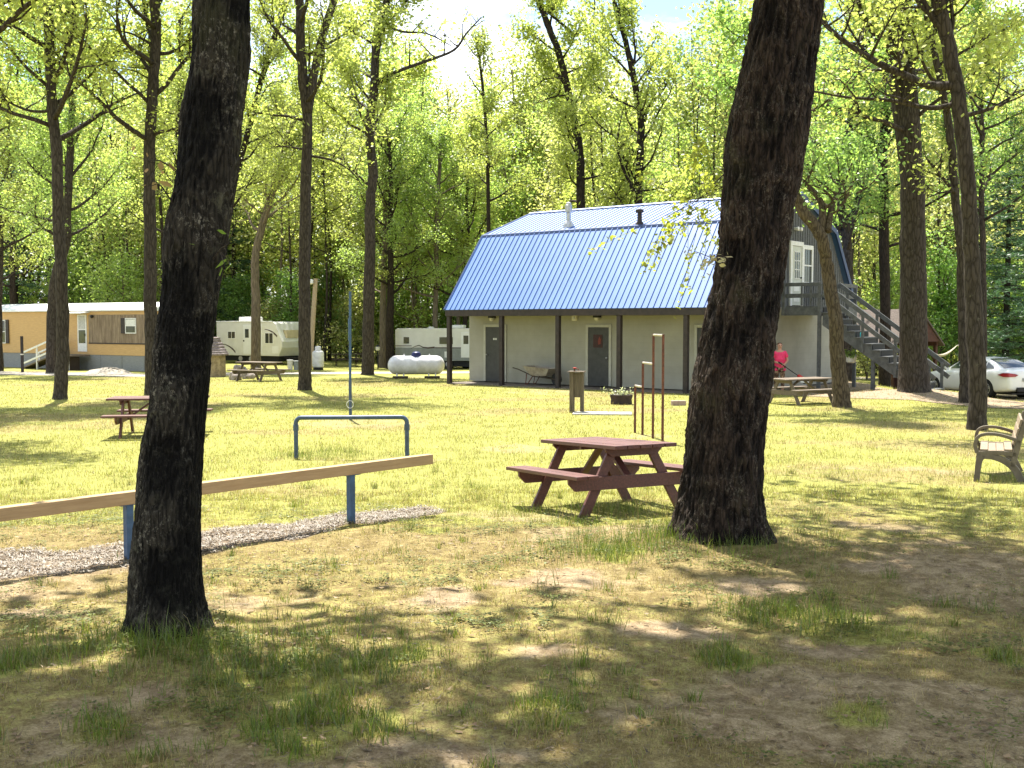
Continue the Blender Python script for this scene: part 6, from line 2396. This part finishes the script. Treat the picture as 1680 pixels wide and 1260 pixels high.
def skinned(name, verts, edges, radii, m, parent, root=0, roots=(), sub=2):
    me = bpy.data.meshes.new(name)
    me.from_pydata(verts, edges, [])
    o = link(name, me, None, parent)
    sk = o.modifiers.new('skin', 'SKIN')
    sk.use_smooth_shade = True
    d = me.skin_vertices[0].data
    for i, r in enumerate(radii):
        d[i].radius = (r, r) if not hasattr(r, '__len__') else r
        d[i].use_root = (i == root) or (i in roots)
    s2 = o.modifiers.new('sub', 'SUBSURF')
    s2.levels = s2.render_levels = sub
    # bake, so the surface is one plain mesh
    bpy.context.view_layer.update()
    ev = o.evaluated_get(bpy.context.evaluated_depsgraph_get())
    nm = bpy.data.meshes.new_from_object(ev)
    nm.name = name
    o.modifiers.clear()
    o.data = nm
    nm.materials.clear()
    nm.materials.append(m)
    for p in nm.polygons:
        p.use_smooth = True
    return o


# joints (x = image right, -y = towards camera)
J = dict(pel=(0, 0, .88), wai=(0, -.01, 1.02), che=(0, .0, 1.2), ste=(0, .0, 1.32), nek=(0, -.01, 1.40), hd0=(0, -.02, 1.46), hd1=(0, -.02, 1.535), hd2=(0, -.01, 1.6),
         rs=(-.16, .01, 1.30), re=(-.25, -.03, 1.06), rw=(-.07, -.21, .97), rp=(-.01, -.235, .955), ls=(.16, .01, 1.30), le=(.255, .0, 1.05), lw=(.11, -.19, .93), lp=(.055, -.23, .915),
         rh=(-.09, 0, .83), rk=(-.11, -.03, .46), ra=(-.115, .02, .09), rt=(-.14, -.1, .035), lh=(.09, 0, .83), lk=(.1, -.03, .46), la=(.115, .02, .09), lt=(.14, -.1, .035))
nm_ = list(J)
E = [('pel', 'wai'), ('wai', 'che'), ('che', 'ste'), ('ste', 'nek'), ('nek', 'hd0'), ('hd0', 'hd1'), ('hd1', 'hd2'), ('ste', 'rs'), ('rs', 're'), ('re', 'rw'), ('rw', 'rp'), ('ste', 'ls'), ('ls', 'le'), ('le', 'lw'), ('lw', 'lp'),
     ('pel', 'rh'), ('rh', 'rk'), ('rk', 'ra'), ('ra', 'rt'), ('pel', 'lh'), ('lh', 'lk'), ('lk', 'la'), ('la', 'lt')]
Rd = dict(pel=(.15, .12), wai=(.14, .11), che=(.15, .115), ste=(.11, .09), nek=.052, hd0=.066, hd1=(.078, .092), hd2=.055, rs=.06, re=.043, rw=.029, rp=(.036, .026), ls=.06, le=.043, lw=.029, lp=(.036, .026), rh=.095, rk=.06, ra=.042, rt=.036, lh=.095, lk=.06, la=.042, lt=.036)
vs_ = [J[k] for k in nm_]
es_ = [(nm_.index(a), nm_.index(b)) for a, b in E]
rd_ = [Rd[k] for k in nm_]
rts = []
# fingers: short chains rooted in each palm, curled round the shaft
for (pk, s) in (('rp', 1), ('lp', -1)):
    px_, py_, pz_ = J[pk]
    for f in range(4):
        L_ = (.062, .07, .066, .052)[f]
        b0 = Vector((px_ + s * .012, py_ + .005, pz_ + .024 - f * .016))
        c_ = [b0, b0 + Vector((s * .032, -.022, -.004)), b0 + Vector((s * .045, -.05, -.008)) * (L_ / .066), b0 + Vector((s * .02, -.066, -.01)) * (L_ / .066)]
        k0 = len(vs_)
        vs_ += [tuple(c) for c in c_]
        es_ += [(k0, k0 + 1), (k0 + 1, k0 + 2), (k0 + 2, k0 + 3)]
        rd_ += [.01, .0092, .0085, .007]
        rts.append(k0)
    b0 = Vector((px_ - s * .01, py_ - .012, pz_ + .02))
    k0 = len(vs_)
    vs_ += [tuple(b0), tuple(b0 + Vector((s * .008, -.032, .018))), tuple(b0 + Vector((s * .028, -.05, .016)))]
    es_ += [(k0, k0 + 1), (k0 + 1, k0 + 2)]
    rd_ += [.012, .0105, .0085]
    rts.append(k0)
# nose and ears
k0 = len(vs_)
vs_ += [(0, -.085, 1.535), (0, -.118, 1.513)]
es_ += [(k0, k0 + 1)]
rd_ += [.012, .013]
rts.append(k0)
for s in (-1, 1):
    k0 = len(vs_)
    vs_ += [(s * .07, -.005, 1.515), (s * .088, .004, 1.535)]
    es_ += [(k0, k0 + 1)]
    rd_ += [.012, .016]
    rts.append(k0)
skinned('body', vs_, es_, rd_, skin, pe, 0, rts)
pink = mat('bright_pink_cotton', (.80, .055, .17), (.66, .04, .13), 9, rough=.8, bump=.2, bd=.02)
K = ['hem', 'pel', 'wai', 'che', 'ste', 'rs', 'rse', 'ls', 'lse']
Q = dict(hem=(0, -.0, .865), pel=(0, -.01, .93), wai=(0, -.015, 1.04), che=(0, -.01, 1.2), ste=(0, .0, 1.325), rs=(-.16, .01, 1.30), rse=(-.235, -.015, 1.13), ls=(.16, .01, 1.30), lse=(.24, .005, 1.13))
QR = dict(hem=(.165, .13), pel=(.185, .15), wai=(.175, .145), che=(.175, .14), ste=(.125, .1), rs=.08, rse=.075, ls=.08, lse=.075)
skinned('shirt', [Q[k] for k in K], [(0, 1), (1, 2), (2, 3), (3, 4), (4, 5), (5, 6), (4, 7), (7, 8)], [QR[k] for k in K], pink, pe, 1)
leg = NT('patterned_leggings')
lc = leg.ramp(leg.noise(leg.coord((1, 1, .35)), 22, 3, .6), [(.42, (.05, .03, .022)), (.5, (.10, .06, .04)), (.56, (.36, .24, .16))])
leg.bsdf(lc, .85, .1)
lv_ = [(0, 0, .87), (-.09, 0, .8), (-.11, -.03, .46), (-.115, .015, .16), (.09, 0, .8), (.1, -.03, .46), (.115, .015, .16)]
skinned('leggings', lv_, [(0, 1), (1, 2), (2, 3), (0, 4), (4, 5), (5, 6)], [(.15, .125), .11, .073, .055, .11, .073, .055], leg.m, pe, 0)
hair = mat('auburn_hair', (.13, .055, .03), (.07, .03, .018), 20, (4, 4, 1), rough=.7, bump=.3)
skinned('hair', [(0, .0, 1.575), (0, .045, 1.54), (0, .05, 1.46), (-.06, .01, 1.56), (.06, .01, 1.56), (0, -.06, 1.6)], [(0, 1), (1, 2), (0, 3), (0, 4), (0, 5)], [.084, .075, .05, .05, .05, .04], hair, pe, 0)
for s in (-1, 1):
    o = MB().lathe([(.002, -.006), (.009, -.004), (.011, 0), (.009, .004), (.002, .006)], (s * .03, -.105, 1.538), 10, 'y').build('eye', M['black'], pe, smooth=True)
    skinned('shoe', [(s * .113, .05, .05), (s * .125, -.03, .045), (s * .145, -.13, .035)], [(0, 1), (1, 2)], [.05, .046, .038], M['black'], pe, 1)
skinned('mouth', [(-.024, -.106, 1.476), (0, -.11, 1.473), (.024, -.106, 1.476)], [(0, 1), (1, 2)], [.005, .007, .005], mat('lip', (.4, .12, .1), rough=.5, bump=0), pe, 1)

tr_ = thing('string_trimmer', 'garden trimmer with a dark shaft and red and white head, held by the woman', 'garden tool', (PX, PY, tz(PX, PY)))
MB().tube([(-.07, -.27, 1.0), (.3, -.3, .735), (.52, -.32, .58)], .014, 10).build('shaft', M['black'], tr_, smooth='auto')
MB().tube([(-.1, -.265, 1.02), (.02, -.28, .935)], .021, 10).build('grip', M['black'], tr_, smooth='auto')
d_ = (Vector((.52, -.32, .58)) - Vector((.3, -.3, .735))).normalized()
p0 = Vector((.5, -.32, .6))
MB().tube([p0, p0 + d_ * .03, p0 + d_ * .16, p0 + d_ * .2], [.03, .06, .065, .045], 14).build('motor_housing', mat('red_housing', (.5, .04, .03), (.4, .03, .025), rough=.4, bump=0), tr_, smooth='auto')
p1 = p0 + d_ * .2 + Vector((.05, 0, -.05))
g_ = MB()
g_.lathe([(.02, .1), (.1, .04), (.14, -.06), (.135, -.065), (.09, .03)], tuple(p1), 18)
g_.build('guard', M['white_trim'], tr_, smooth='auto')
MB().lathe([(.04, -.1), (.05, -.07), (.05, -.02), (.02, 0)], tuple(p1 + Vector((0, 0, -.0))), 14).build('spool', M['black'], tr_, smooth='auto')
